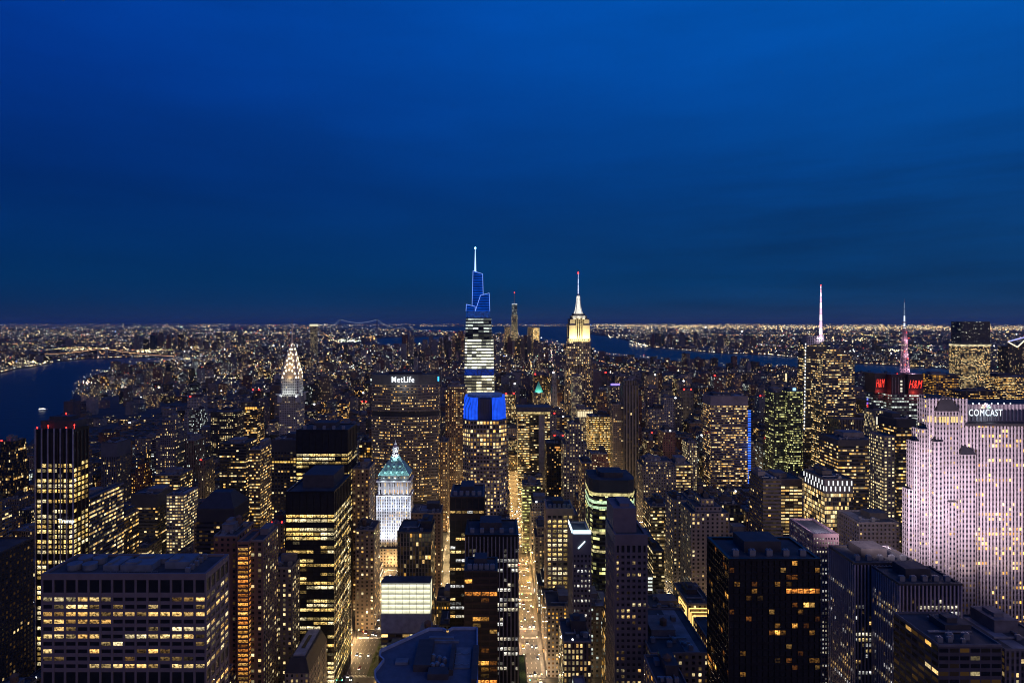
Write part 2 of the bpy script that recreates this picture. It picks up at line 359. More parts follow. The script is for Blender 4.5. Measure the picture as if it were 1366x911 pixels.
# ------------------------------------------------------------------ ground, water, roads
def gp(px, py): Y = GY(py); return (PX(px, Y), Y)
def sheet(name, poly, z, mat):
    bm = bmesh.new(); vs_ = [bm.verts.new((x, y, z)) for x, y in poly]
    es = [bm.edges.new((vs_[i], vs_[(i+1) % len(vs_)])) for i in range(len(vs_))]
    bmesh.ops.triangle_fill(bm, edges=es, use_beauty=True)
    for f in bm.faces:
        f.normal_update()
        if f.normal.z < 0: f.normal_flip()
    me = bpy.data.meshes.new(name); bm.to_mesh(me); bm.free(); me.materials.append(mat)
    o = bpy.data.objects.new(name, me); C.objects.link(o); return tag(o, kind="structure")
GND = plain("city_ground", (.045, .045, .047), .9, noise=.3, scale=.02)
sheet("ground", [(-90000, -2000), (90000, -2000), (90000, 160000), (-90000, 160000)], 0, GND)

def water_material():
    m, n, l, b = newmat("river_water")
    b.inputs["Base Color"].default_value = (.02, .024, .028, 1); b.inputs["Roughness"].default_value = .34; b.inputs["Specular IOR Level"].default_value = .2
    t = n.new("ShaderNodeTexCoord"); nz = n.new("ShaderNodeTexNoise"); nz.inputs["Scale"].default_value = .02; nz.inputs["Detail"].default_value = 8
    l.new(t.outputs["Object"], nz.inputs[0]); bp = n.new("ShaderNodeBump"); bp.inputs["Strength"].default_value = .35; bp.inputs["Distance"].default_value = 4
    l.new(nz.outputs[0], bp.inputs["Height"]); l.new(bp.outputs[0], b.inputs["Normal"]); return m
WATER = water_material()
EAST = [(-140, 640), (-140, 500), (0, 499), (22, 493), (45, 490), (78, 483), (110, 480), (165, 478), (235, 477), (300, 478), (300, 481), (232, 481), (180, 487), (158, 489), (126, 501), (104, 513), (98, 528), (92, 545), (60, 566), (45, 585), (20, 612)]
HUD = [(690, 447), (720, 455), (770, 465), (812, 474), (848, 477), (880, 480), (930, 484), (975, 491), (1040, 491), (1090, 497), (1150, 508), (1220, 518), (1300, 526), (1420, 536), (1620, 560), (1620, 517), (1420, 505), (1330, 498), (1270, 493), (1200, 489), (1120, 485), (1060, 478), (1020, 474), (960, 472), (900, 467), (862, 463), (840, 456), (822, 451), (800, 448), (780, 445), (772, 441), (800, 437.6), (880, 437.3), (882, 436.2), (700, 436), (560, 436.5), (540, 440), (600, 443)]
HARB = [(495, 452), (540, 450), (600, 449), (600, 454), (545, 461), (510, 462)]
FAR = [(430, 436.4), (520, 435.4), (560, 435.7), (560, 437), (520, 438.5), (470, 437.6)]
WP = [[gp(*q) for q in w] for w in (EAST, HUD, HARB, FAR)]
for nm, w in zip(("east_river_water", "bay_and_river_water", "harbour_water", "strait_water"), WP): sheet(nm, w, .5, WATER)
def inpoly(x, y, poly):
    ins = np.zeros(np.shape(x), bool); n = len(poly)
    for i in range(n):
        x0, y0 = poly[i]; x1, y1 = poly[(i+1) % n]
        c = ((y0 > y) != (y1 > y)) & (x < (x1-x0)*(y-y0)/((y1-y0) or 1e-9) + x0); ins ^= c
    return ins
def wet(x, y):
    r = np.zeros(np.shape(x), bool)
    for w in WP: r |= inpoly(x, y, w)
    return r

ASPH = plain("asphalt", (.06, .058, .056), .75, noise=.35, scale=.15)
PAVE = plain("pavement_concrete", (.17, .16, .15), .85, noise=.25, scale=.3)
PAINT = plain("road_paint", (.7, .7, .66), .7, noise=.2, scale=.5)
# avenues: name, centre, roadway half width, pavement outer half width, y range
AVES = [("park_avenue", -107, 24, 28.5, 430, 775), ("side_avenue", -60, 6, 9, 640, 1300), ("madison_avenue", 31, 7.8, 11, 430, 1250), ("fifth_avenue", 189, 9, 14, 430, 2400),
        ("sixth_avenue", 467, 12, 16, 600, 2400), ("lexington_avenue", -277, 9, 13, 520, 2400), ("third_avenue", -420, 11, 15, 600, 2400), ("second_avenue", -620, 11, 15, 700, 2400),
        ("seventh_avenue", 745, 12, 16, 800, 2400), ("eighth_avenue", 1010, 12, 16, 900, 2600), ("ninth_avenue", 1280, 12, 16, 1100, 2600), ("first_avenue", -820, 12, 16, 800, 2400)]
STREETS = [432 + 80*k for k in range(26)]
for nm, xc, hw, ow, y0, y1 in AVES:
    s = MB(); s.box(xc-hw, xc+hw, y0, y1, .0, .06); s.build(nm + "_road", ASPH)["kind"] = "structure"
    s = MB()
    yy = y0
    segs = [y0] + [v for st_ in STREETS for v in (st_-6, st_+6) if y0 < st_ < y1] + [y1]
    for a, b_ in zip(segs[::2], segs[1::2]):
        for sgn in (-1, 1):
            xa, xb = sorted((xc + sgn*hw, xc + sgn*ow)); s.box(xa, xb, a, b_, 0, .18)
    s.build(nm + "_pavement", PAVE)["kind"] = "structure"
for st_ in STREETS:
    s = MB()
    edges = [-900] + [v for a in sorted(AVES, key=lambda a: a[1]) if a[4] < st_ < a[5] for v in (a[1]-a[2], a[1]+a[2])] + [1500]
    for a, b_ in zip(edges[::2], edges[1::2]):
        if b_ > a: s.box(a, b_, st_-5, st_+5, 0, .055)
    o = s.build("side_street_road", ASPH); o["kind"] = "structure"
# painted lanes and crossings on the two avenues seen from above
s = MB()
for xc, hw, lanes in ((-107, 24, (-20.5, -17, -13.5, -10, -6.5, 6.5, 10, 13.5, 17, 20.5)), (31, 7.8, (-4, 0, 4)), (189, 9, (-5.4, -1.8, 1.8, 5.4))):
    for lx in lanes:
        for k in range(45):
            y = 434 + k*7.5
            if min(abs(y - q) for q in STREETS) > 11: s.box(xc+lx-.09, xc+lx+.09, y, y+3, .06, .066)
    for q in STREETS[:7]:
        for sg in (-8.5, 8.5):
            x = xc - hw + .6
            while x < xc + hw - .6:
                s.box(x, x+.55, q+sg-1.6, q+sg+1.6, .06, .067); x += 1.15
s.build("road_markings", PAINT)["kind"] = "structure"
# planted median of the wide avenue
SOIL = plain("soil", (.04, .06, .025), .95, noise=.4, scale=.5)
for k in range(5):
    a, b_ = STREETS[k] + 8, STREETS[k+1] - 8
    if a > 770: break
    m_ = MB(); m_.box(-110, -104, a, min(b_, 770), 0, .35); o = m_.build("median_island", SOIL); o["kind"] = "structure"

def haze_box():
    b = MB(); b.box(-95000, 95000, -2500, 165000, -1, 640, bottom=True)
    m = bpy.data.materials.new("haze_air"); m.use_nodes = True; n = m.node_tree.nodes; n.clear()
    v = n.new("ShaderNodeVolumePrincipled"); v.inputs["Color"].default_value = (.46, .66, .78, 1); v.inputs["Density"].default_value = HAZE; v.inputs["Anisotropy"].default_value = .2
    o = n.new("ShaderNodeOutputMaterial"); m.node_tree.links.new(v.outputs[0], o.inputs["Volume"]); ob = b.build("haze", m); ob["kind"] = "stuff"; tag(ob, "thin blue evening haze over the whole city")
HAZE = 1.55e-5
haze_box()

# ------------------------------------------------------------------ buildings with modelled piers, spandrels and windows
def window_material(by_object):
    m, n, l, b = newmat("window_glow_" + ("object" if by_object else "attribute"), "NONE")
    b.inputs["Base Color"].default_value = (.01, .012, .016, 1); b.inputs["Roughness"].default_value = .12
    if by_object: c = n.new("ShaderNodeObjectInfo"); tcg = n.new("ShaderNodeTexCoord"); sg_ = n.new("ShaderNodeSeparateXYZ"); l.new(tcg.outputs["Generated"], sg_.inputs[0])
    else: c = n.new("ShaderNodeAttribute"); c.attribute_name = "wall"
    g = n.new("ShaderNodeNewGeometry"); nz = n.new("ShaderNodeTexNoise"); nz.inputs["Scale"].default_value = .75; nz.inputs["Detail"].default_value = 4; nz.inputs["Roughness"].default_value = .65
    mpn = n.new("ShaderNodeMapping"); mpn.inputs["Scale"].default_value = (1, 1, 1.3); l.new(g.outputs["Position"], mpn.inputs[0]); l.new(mpn.outputs[0], nz.inputs[0])
    mr = n.new("ShaderNodeMapRange"); mr.inputs[1].default_value = .4; mr.inputs[2].default_value = .6; mr.inputs[3].default_value = .12; mr.inputs[4].default_value = 1.9
    l.new(nz.outputs[0], mr.inputs[0]); l.new(c.outputs["Color"], b.inputs["Emission Color"]); 
    if by_object:
        mg = n.new("ShaderNodeMapRange"); mg.inputs[1].default_value = .3; mg.inputs[2].default_value = .9; mg.inputs[3].default_value = .7; mg.inputs[4].default_value = 1.35; l.new(sg_.outputs[2], mg.inputs[0])  # glow painted brighter toward the window top, like ceiling lights
        mu = n.new("ShaderNodeMath"); mu.operation = "MULTIPLY"; l.new(mr.outputs[0], mu.inputs[0]); l.new(mg.outputs[0], mu.inputs[1]); l.new(mu.outputs[0], b.inputs["Emission Strength"])
    else: l.new(mr.outputs[0], b.inputs["Emission Strength"])
    return m
WOBJ = window_material(True); WATT = window_material(False)
_b = MB(); _b.box(-.5, .5, 0, .1, -.5, .5); UNITWIN = _b.mesh("window", [WOBJ])
PAL = {"warm": [(1, .62, .2), (1, .7, .28), (1, .55, .15), (1, .8, .42)], "yellow": [(1, .72, .26), (1, .64, .18), (1, .82, .45)],
       "white": [(1, .95, .8), (.95, .95, .9), (1, .88, .62)], "orange": [(1, .45, .08), (1, .55, .14), (.9, .3, .05)], "green": [(.9, 1, .45), (.8, .95, .5), (1, .9, .4)], "mix": [(1, .62, .2), (1, .9, .65), (1, .75, .3), (.95, .95, .9)]}
def relief(name, label, cat, px0, px1, yt, Y, depth, yb, bay, rows, pw, wall, rate, pal="warm", side="R", noun="", br=1.0, rowrate=.25, proud=.45, sproud=.3, rowboost=.65, seed=1, roof=ROOF, core=None, spand=None, rim=1.6, pick=100, zmin=0, furniture=None, dark=False):
    rng = random.Random(seed)
    x0, x1, H = PX(px0, Y), PX(px1, Y), PZ(yt, Y); cx, cy = (x0+x1)/2, Y+depth/2
    root = empty(name, (cx, cy, 0), label, cat); a0, a1, b0, b1 = x0-cx, x1-cx, -depth/2, depth/2
    core = core or DARKM
    b = MB(); b.box(a0+proud, a1-proud, b0+proud, b1-proud, 0, H-1.2, m=0); b.build("glazing_core", core, root)
    zs = []; z = H; k = 0
    while z > 0:
        sh, oh, kd = rows[k] if k < len(rows) else rows[-1]; k += 1
        zs.append((z-sh, z, None)); z -= sh
        if z - oh < 0: zs.append((0, z, None)); break
        zs.append((z-oh, z, kd)); z -= oh
    w = MB(); sp = MB(); nbf = max(1, round((a1-a0)/bay)); nbs = max(1, round((b1-b0)/bay)); bf, bs = (a1-a0)/nbf, (b1-b0)/nbs
    for i in range(nbf+1):
        x = a0 + i*bf; hw_ = pw/2; xa, xb = max(a0, x-hw_), min(a1, x+hw_)
        if i in (0, nbf): continue
        w.box(xa, xb, b0, b0+proud+.05, 0, H-rows[0][0]-.01); w.box(xa, xb, b1-proud-.05, b1, 0, H-rows[0][0]-.01)
    for i in range(1, nbs):
        y = b0 + i*bs
        w.box(a0, a0+proud+.05, y-pw/2, y+pw/2, 0, H-rows[0][0]-.01); w.box(a1-proud-.05, a1, y-pw/2, y+pw/2, 0, H-rows[0][0]-.01)
    c = max(pw*.8, proud+.06)
    for xa, xb in ((a0, a0+c), (a1-c, a1)):
        for ya, yb_ in ((b0, b0+c), (b1-c, b1)): w.box(xa, xb, ya, yb_, 0, H-rows[0][0]-.01)
    w.build("pier_frame", wall, root)
    d = proud - sproud
    for j, (za, zb, kd) in enumerate(zs):
        if kd is None:
            e = 0 if j == 0 else d
            if j == 0: # cornice ring with the roof deck sunk behind it
                t = rim
                sp.box(a0, a1, b0, b0+t, za, zb, bottom=True); sp.box(a0, a1, b1-t, b1, za, zb, bottom=True); sp.box(a0, a0+t, b0+t, b1-t, za, zb, bottom=True); sp.box(a1-t, a1, b0+t, b1-t, za, zb, bottom=True)
            else:
                sp.box(a0+e, a1-e, b0+e, b0+proud+.03, za, zb, bottom=True); sp.box(a0+e, a1-e, b1-proud-.03, b1-e, za, zb, bottom=True)
                sp.box(a0+e, a0+proud+.03, b0+proud+.03, b1-proud-.03, za, zb, bottom=True); sp.box(a1-proud-.03, a1-e, b0+proud+.03, b1-proud-.03, za, zb, bottom=True)
    sp.build("spandrel_frame", spand or wall, root)
    dk = MB(); dk.box(a0+rim, a1-rim, b0+rim, b1-rim, H-1.19, H-1.0); dk.build("roof", roof, root)
    # windows
    wins = []
    cols = PAL[pal]
    for j, (za, zb, kd) in enumerate(zs):
        if kd != 'w': continue
        if zb < zmin: continue
        hot = rng.random() < rowrate; base = min(1, rate + rowboost) if hot else rate * (.25 + 1.5*rng.random())
        run = 0
        for f, nb in (("F", nbf), (side, nbs)):
            cl = rng.choice(cols); st_on = rng.random() < base
            for i in range(nb):
                if rng.random() < .5: st_on = rng.random() < base; cl = rng.choice(cols)
                if not st_on and rng.random() > .10: continue
                q = br * (rng.uniform(.12, 1.0)**1.2*1.25 if st_on else rng.uniform(.01, .12)); col = (cl[0]*q, cl[1]*q, cl[2]*q)
                zc, hh = (za+zb)/2, (zb-za)
                if f == "F":
                    g = pw if i not in (0, nb-1) else pw*1.3
                    wins.append((0, a0+(i+.5)*bf, b0+proud-.12, zc, bf-g+.02, hh+.02, col, q))
                elif f == "R": wins.append((math.pi/2, a1-proud+.12, b0+(i+.5)*bs, zc, bs-pw+.02, hh+.02, col, q))
                else: wins.append((-math.pi/2, a0+proud-.12, b0+(i+.5)*bs, zc, bs-pw+.02, hh+.02, col, q))
    vis = []
    for q in wins:
        X_, Y_, Z_ = cx+q[1], cy+q[2], q[3]; px, py = CX+F*X_/Y_, CY-F*(Z_-CH)/Y_
        infr = -5 < px < 1371 and py < 912 and py < yb+10
        vis.append((not infr, -q[7] * q[4] * q[5] * (1 if q[0] == 0 else .25), q))
    vis.sort(key=lambda t: (t[0], t[1]))
    rest = MB()
    for n_, (out, _, q) in enumerate(vis):
        if n_ < pick and not out: child("window", UNITWIN, root, (q[1], q[2], q[3]), (q[4], 1, q[5]), q[6], (0, 0, q[0]))
        else:
            M_ = Matrix.Translation((q[1], q[2], q[3])) @ Matrix.Rotation(q[0], 4, 'Z'); hw_, hh_ = q[4]/2, q[5]/2
            pts = [tuple(M_ @ Vector(v)) for v in ((-hw_, 0, -hh_), (hw_, 0, -hh_), (hw_, 0, hh_), (-hw_, 0, hh_))]
            rest.quad(pts, st=((*q[6], 1), NOSTYLE[1], NOSTYLE[2]))
    if rest.f:
        me = bpy.data.meshes.new("window_rest"); me.from_pydata(rest.v, [], rest.f)
        at = me.attributes.new("wall", "FLOAT_COLOR", "CORNER"); at.data.foreach_set("color", np.array(rest.a, np.float32).ravel()); me.materials.append(WATT)
        o = bpy.data.objects.new("window", me); C.objects.link(o); o.parent = root; o["kind"] = "stuff"
    if furniture: furniture(root, a0+rim, a1-rim, b0+rim, b1-rim, H-1.0, rng)
    reg(px0, px1, yt, yb, x0, x1, Y, Y+depth, noun)
    return root
def fur_std(root, a0, a1, b0, b1, z, rng):
    w, d = a1-a0, b1-b0
    b = MB(); b.box(a0+w*.25, a0+w*.7, b0+d*.35, b1-d*.12, z, z+5.5); b.build("plant_room", PARAD, root)
    for k in range(5): child("cooling_unit", ac_mesh(), root, (a0+w*(.1+.2*k), b0+d*.18, z), (1.5,)*3)
def fur_office(root, a0, a1, b0, b1, z, rng):
    w, d = a1-a0, b1-b0; steel = plain("roof_machinery", (.15, .17, .19), .6, .1)
    for k in range(4):
        b = MB(); x, y = a0+w*.12+(k % 2)*8.5, b0+d*.3+(k//2)*9; b.cyl(x, y, z, z+3.2, 3.6, 3.9, n=16); b.cyl(x, y, z+3.2, z+3.25, 3.0, n=16); b.build("cooling_tower", steel, root)
    for (u, v, uw, vd, h) in ((.32, .2, .1, .55, 3.0), (.44, .15, .2, .35, 3.6), (.45, .6, .22, .3, 2.5), (.7, .3, .16, .5, 3.8)):
        b = MB(); b.box(a0+w*u, a0+w*(u+uw), b0+d*v, b0+d*(v+vd), z, z+h); b.box(a0+w*(u+.02), a0+w*(u+uw*.5), b0+d*(v+.05), b0+d*(v+vd*.6), z+h, z+h+1); b.build("plant_room", steel, root)
    for k in range(5): child("cooling_unit", ac_mesh(), root, (a0+w*(.88), b0+d*(.1+.19*k), z), (1.3,)*3)
    b = MB()
    for k in range(10): b.bar((a0+w*.36+k*3.2, b0+1.5, z), (a0+w*.36+k*3.2, b0+1.5, z+1.3), .07)
    b.bar((a0+w*.36, b0+1.5, z+1.3), (a0+w*.36+29, b0+1.5, z+1.3), .08); b.build("roof_railing", METAL, root)

W_MAUVE = plain("mauve_concrete", (.175, .138, .135), .8, noise=.12, scale=.2)
W_BROWN = plain("bronze_mullion", (.05, .036, .03), .5, .3)
W_BLACK = plain("black_mullion", (.022, .02, .022), .4, .4)
W_BRICK = plain("red_brown_brick", (.21, .105, .07), .9, noise=.2, scale=.3)
W_GREY = plain("grey_limestone", (.2, .18, .18), .85, noise=.15, scale=.2)
W_PINK = plain("pink_granite", (.3, .2, .2), .8, noise=.12, scale=.2)
W_TAN = plain("tan_stone", (.26, .21, .17), .85, noise=.15, scale=.2)
W_PALE = plain("lilac_grey_pier", (.34, .29, .31), .8, noise=.12, scale=.2)
W_WHITE = plain("pale_mullion", (.4, .38, .38), .6)

relief("office_block", "wide mauve concrete office block with cooling drums on its roof, filling the lower left corner", "office block",
       55, 275, 765, 335, 29, 911, 6.4, [(3.4, 7, 'm'), (2.6, 2.1, 'w')] + [(1.95, 2.1, 'w')]*9 + [(2.2, 6.2, 'm'), (2.4, 2.1, 'w'), (1.95, 2.1, 'w')], 1.15, W_MAUVE, .42, "warm", "R", "drum-roofed office block", br=1.0, rowrate=.12, seed=11, furniture=fur_office, sproud=.25)
r = relief("office_tower", "dark bronze tower with tall pale mullions and big yellow windows at the left edge", "office tower",
       48, 98, 572, 495, 19, 911, 4.3, [(3, 24, 'm')] + [(1.5, 2.6, 'w')]*60, 1.0, W_BROWN, .6, "yellow", "R", "yellow-windowed bronze tower", br=1.3, rowrate=.15, seed=5, proud=.7, sproud=.1, spand=W_BLACK, zmin=20)
H_ = PZ(572, 495); hw_ = PX(98, 495)-PX(48, 495)
b = MB()
for i in range(7): b.box(-hw_/2+i*hw_/6-.25, -hw_/2+i*hw_/6+.25, -10.7, -9.6, 0, H_+.5)
b.build("pale_fin", plain("fin_metal", (.32, .3, .34), .5), r)
b = MB(); b.box(-14, 14, -6, 8, H_-1, H_+6); b.box(-9, 8, -3, 7, H_+6, H_+9); b.build("roof_crown", PARAD, r)
for x, y, z in ((-14.5, -9, .5), (-6, -8.5, 2), (9, -9, .6), (14.8, -8, 2.5), (-12, 6, 7), (-3, 8, 9.5), (5, 8, 7.4)):
    b = MB(); b.bar((x, y, H_), (x, y, H_+z), .12); b.cyl(x, y, H_+z, H_+z+.9, .5, .4, n=6); b.build("warning_lamp", glow("red_beacon", (1, .03, .02), 6), r)
# sign lettering on its lower front
lettering("sign_lettering", "Trump", 10.5, -11.2, PZ(704, 477), 13, 4.2, glow("sign_white", (.9, .95, 1), 1.2), r)

fur = fur_std
relief("office_tower", "tall black office tower with bright ribbon floors and fluted top, right behind its darker twin", "office tower",
       395, 464, 573, 620, 40, 652, 6.4, [(2, 21, 'm')] + [(1.6, 2.3, 'w')]*60, .35, W_BLACK, .45, "yellow", "R", "fluted black tower", br=1.1, rowrate=.2, seed=8, furniture=fur, zmin=90)
relief("office_tower", "near-black office slab with yellow-white floors beside the wide avenue, below its taller twin", "office tower",
       381, 446, 655, 488, 56, 911, 5.3, [(1.5, 16, 'm')] + [(1.3, 2.25, 'w')]*60, .3, W_BLACK, .34, "yellow", "R", "black avenue slab", br=1.2, rowrate=.18, seed=21, zmin=12,
       furniture=lambda r_, a0, a1, b0, b1, z, g: (lambda b: (b.box(a0+7, a1-3, b0+14, b1-4, z, z+10), b.build("plant_room", PARAD, r_)))(MB()))
relief("office_tower", "dark slab with red-lamped roof and few lit windows, standing between the two lit avenues", "office tower",
       600, 646, 662, 500, 38, 835, 4.6, [(1.5, 9, 'm'), (1.4, 2.0, 'w'), (6, 9, 'm')] + [(1.3, 2.2, 'w')]*60, .5, W_BROWN, .3, "mix", "R", "red-lamped dark slab", br=.9, rowrate=.25, seed=31, furniture=fur, zmin=30)
relief("office_tower", "dark grey tower with tall vertical piers beside the bright avenue", "office tower",
       620, 692, 713, 450, 36, 900, 2.9, [(1.5, 8, 'm')] + [(1.3, 2.3, 'w')]*60, .85, W_GREY, .15, "white", "L", "vertical-piered tower", br=.8, rowrate=.3, rowboost=.4, seed=41, furniture=fur, proud=.8, sproud=.1, spand=W_BLACK, zmin=20)
relief("office_block", "dark brown glass block with orange lit floors, in front of the piered tower", "office block",
       619, 664, 761, 400, 24, 911, 5.0, [(1.2, 3, 'm')] + [(1.5, 2.6, 'w')]*60, .45, W_BROWN, .3, "orange", "R", "orange-floored brown block", br=1.1, rowrate=.12, seed=51, furniture=fur, zmin=5)
relief("hotel_tower", "plum-grey masonry slab with square windows and blank upper block, right of the bright avenue", "hotel",
       820, 864, 713, 400, 34, 911, 3.35, [(7, 4.6, 'm')] + [(2.0, 1.9, 'w')]*34 + [(3, 10, 'w'), (3, 40, 'm')], 1.65, W_MAUVE, .2, "warm", "L", "plum masonry slab", br=.8, rowrate=.18, rowboost=.45, seed=61, zmin=5,
       furniture=lambda r_, a0, a1, b0, b1, z, g: (lambda b: (b.box(a0-1, a1-4, b0+6, b1, z, z+16), b.box(a0+4, a1-8, b0+10, b1-4, z+16, z+18), b.build("blank_upper_block", W_MAUVE, r_)))(MB()))
relief("glass_tower", "big black glass tower with a few orange windows, lower right of the picture", "glass tower",
       972, 1095, 745, 300, 31, 911, 2.9, [(1.1, 2.3, 'w')]*60, .16, W_BLACK, .045, "orange", "L", "black glass tower", br=1.5, rowrate=.12, rowboost=.13, seed=71, furniture=fur, sproud=.35, zmin=30)
relief("office_tower", "narrow pink granite tower with gridded windows and white-lit roof, between two dark buildings", "office tower",
       1085, 1119, 712, 420, 34, 911, 1.9, [(2.5, 1.5, 'w')] + [(1.55, 1.45, 'w')]*80, .95, W_PINK, .5, "white", "L", "pink granite tower", br=.55, rowrate=.3, rowboost=.35, seed=81, zmin=30)
spot((PX(1102, 420), 425, PZ(712, 420)+9), (PX(1102, 420), 432, PZ(712, 420)), (.8, .7, 1), 9000, 120)
b1_ = relief("office_block", "broad dark block with tightly spaced vertical piers, below the floodlit pale slab", "office block",
       1140, 1225, 750, 380, 30, 911, 2.25, [(1.5, 17, 'm')] + [(1.5, 1.9, 'w')]*50, .8, W_PALE, .24, "mix", "L", "close-piered dark block", br=.9, rowrate=.3, rowboost=.5, seed=91, furniture=fur, proud=.8, sproud=.1, spand=PARAD, zmin=60)
relief("office_block", "lower dark wing with vertical piers, adjoining the close-piered block", "office block",
       1200, 1284, 778, 352, 26, 840, 2.25, [(1.2, 7, 'm')] + [(1.5, 1.9, 'w')]*50, .8, W_PALE, .26, "mix", "L", "piered wing", br=.9, rowrate=.3, rowboost=.6, seed=92, furniture=fur, proud=.8, sproud=.1, spand=PARAD, zmin=60)
relief("office_block", "lit masonry block with rows of bright square windows, facing the bright avenue", "office block",
       729, 765, 678, 600, 30, 745, 5.2, [(5, .1, 'm')] + [(1.9, 2.7, 'w')]*40, 1.6, W_TAN, .85, "yellow", "L", "bright-windowed block", br=1.0, rowrate=.5, rowboost=.2, seed=101, furniture=fur, zmin=20)
r = relief("slender_tower", "slender grey tower with blue-white lit roof sign and a column of bright windows", "tower",
       764, 789, 712, 470, 30, 860, 2.9, [(16, 2, 'm')] + [(1.9, 1.9, 'w')]*60, 1.35, W_GREY, .38, "white", "L", "sign-topped slender tower", br=.85, rowrate=.2, rowboost=.3, seed=111, zmin=10)
H_ = PZ(712, 470); wx = (PX(789, 470)-PX(764, 470))/2
BLW = glow("blue_white_sign", (.62, .82, 1), 2.4)
b = MB(); b.box(-wx+.4, wx-.4, -15.6, -15.1, H_+.3, H_+2.9); b.build("sign_front", BLW, r)
b = MB(); b.box(-wx-.55, -wx-.1, -14, 10, H_+.3, H_+2.9); b.build("sign_side", BLW, r)
b = MB(); b.bar((-3, -15.3, H_-11), (2.2, -15.3, H_-5.5), .35); b.build("lit_stroke", BLW, r)
lamp((PX(776, 470), 478, H_+5), (.55, .8, 1), 2500, 1.5)

# foreground flat roof with chamfered outline
def front_roof():
    H = 120.0; g = lambda px, py: (lambda Y: (PX(px, Y), Y))((CH-H)*F/(py-CY))
    pts = [g(638, 960), g(637.5, 836), g(603, 836), g(597, 840), g(591, 837), g(572, 837), g(507, 866), g(505, 874), g(511, 879), g(499, 894), g(500, 905), g(545, 960)]
    pts = pts[::-1] if sum((pts[i-1][0]*pts[i][1]-pts[i][0]*pts[i-1][1]) for i in range(len(pts))) < 0 else pts
    cx, cy = -35, 330; root = empty("office_tower", (cx, cy, 0), "dark glass tower seen from above with a navy flat roof of chamfered outline", "office tower")
    pl = [(x-cx, y-cy) for x, y in pts]
    b = MB(); b.prism(pl, 0, H, style((.06, .07, .1), .35, 1, .7, .5, "glass"), 1.9, 3.9, top=False); b.build("wall", [FAC, ROOF], root)
    d = MB(); d.quad([(x, y, H-1.4) for x, y in pl]); d.build("roof", plain("navy_roof_membrane", (.085, .10, .13), .7, noise=.2, scale=.3), root)
    e = MB(); n = len(pl)
    for i in range(n):
        a, c = Vector((*pl[i], 0)), Vector((*pl[(i+1) % n], 0)); t = (c-a).normalized(); nn = Vector((-t.y, t.x, 0))*.8
        q = [a, c, c+nn, a+nn]
        e.quad([(v.x, v.y, H+.25) for v in q]); e.quad([(q[3].x, q[3].y, H-1.4), (q[2].x, q[2].y, H-1.4), (q[2].x, q[2].y, H+.25), (q[3].x, q[3].y, H+.25)][::-1])
        e.quad([(a.x, a.y, H-1.4), (c.x, c.y, H-1.4), (c.x, c.y, H+.25), (a.x, a.y, H+.25)])
    e.build("parapet", plain("blue_metal_coping", (.3, .36, .45), .4, .1), root)
    z = H-1.4; st = plain("roof_machinery", (.15, .17, .19), .6, .1)
    def bx(nm, p0, p1, y0, y1, h, m, zz=0):
        Y0 = (CH-H)*F/(y0-CY); Y1 = (CH-H)*F/(y1-CY); b = MB(); b.box(PX(p0, Y0)-cx, PX(p1, Y0)-cx, Y0-cy, Y1-cy, z+zz, z+zz+h); return b.build(nm, m, root)
    bx("plant_room", 551, 573, 892, 857, 3.5, PARAD); bx("plant_room", 570, 598, 903, 893, 3, PARAD); bx("duct", 572, 605, 850, 847.5, 1.2, st); bx("duct", 572, 612, 854, 852, 1.2, st)
    bx("stair_head", 598, 604, 897, 862, 3, PARAD); bx("raised_deck", 606, 627, 888, 861, .6, st); bx("duct", 527, 544, 883, 877, 1.4, st); bx("wall_panel", 628, 636.5, 908, 862, 2.4, PARAD)
    for k, (px, py) in enumerate(((577, 888), (583, 886), (590, 889), (586, 878), (578, 876), (593, 880))):
        Y = (CH-H)*F/(py-CY); b = MB(); b.cyl(PX(px, Y)-cx, Y-cy, z, z+2.4, 1.3, n=10); b.cyl(PX(px, Y)-cx, Y-cy, z+2.4, z+3, .8, n=10); b.build("exhaust_fan", METAL, root)
    for px, py in ((611, 882), (621, 882), (611, 868), (621, 868)):   # window-washing cradle arcs
        Y = (CH-H)*F/(py-CY); b = MB(); X = PX(px, Y)-cx
        for k in range(6):
            a0_, a1_ = math.radians(200+k*23), math.radians(223+k*23)
            b.bar((X+2*math.cos(a0_), Y-cy+2.4*math.sin(a0_), z+1.1), (X+2*math.cos(a1_), Y-cy+2.4*math.sin(a1_), z+1.1), .13)
        b.build("curved_rail", METAL, root)
    reg(499, 638, 836, 911, -75, -9, 270, 363, "navy flat roof")
front_roof()

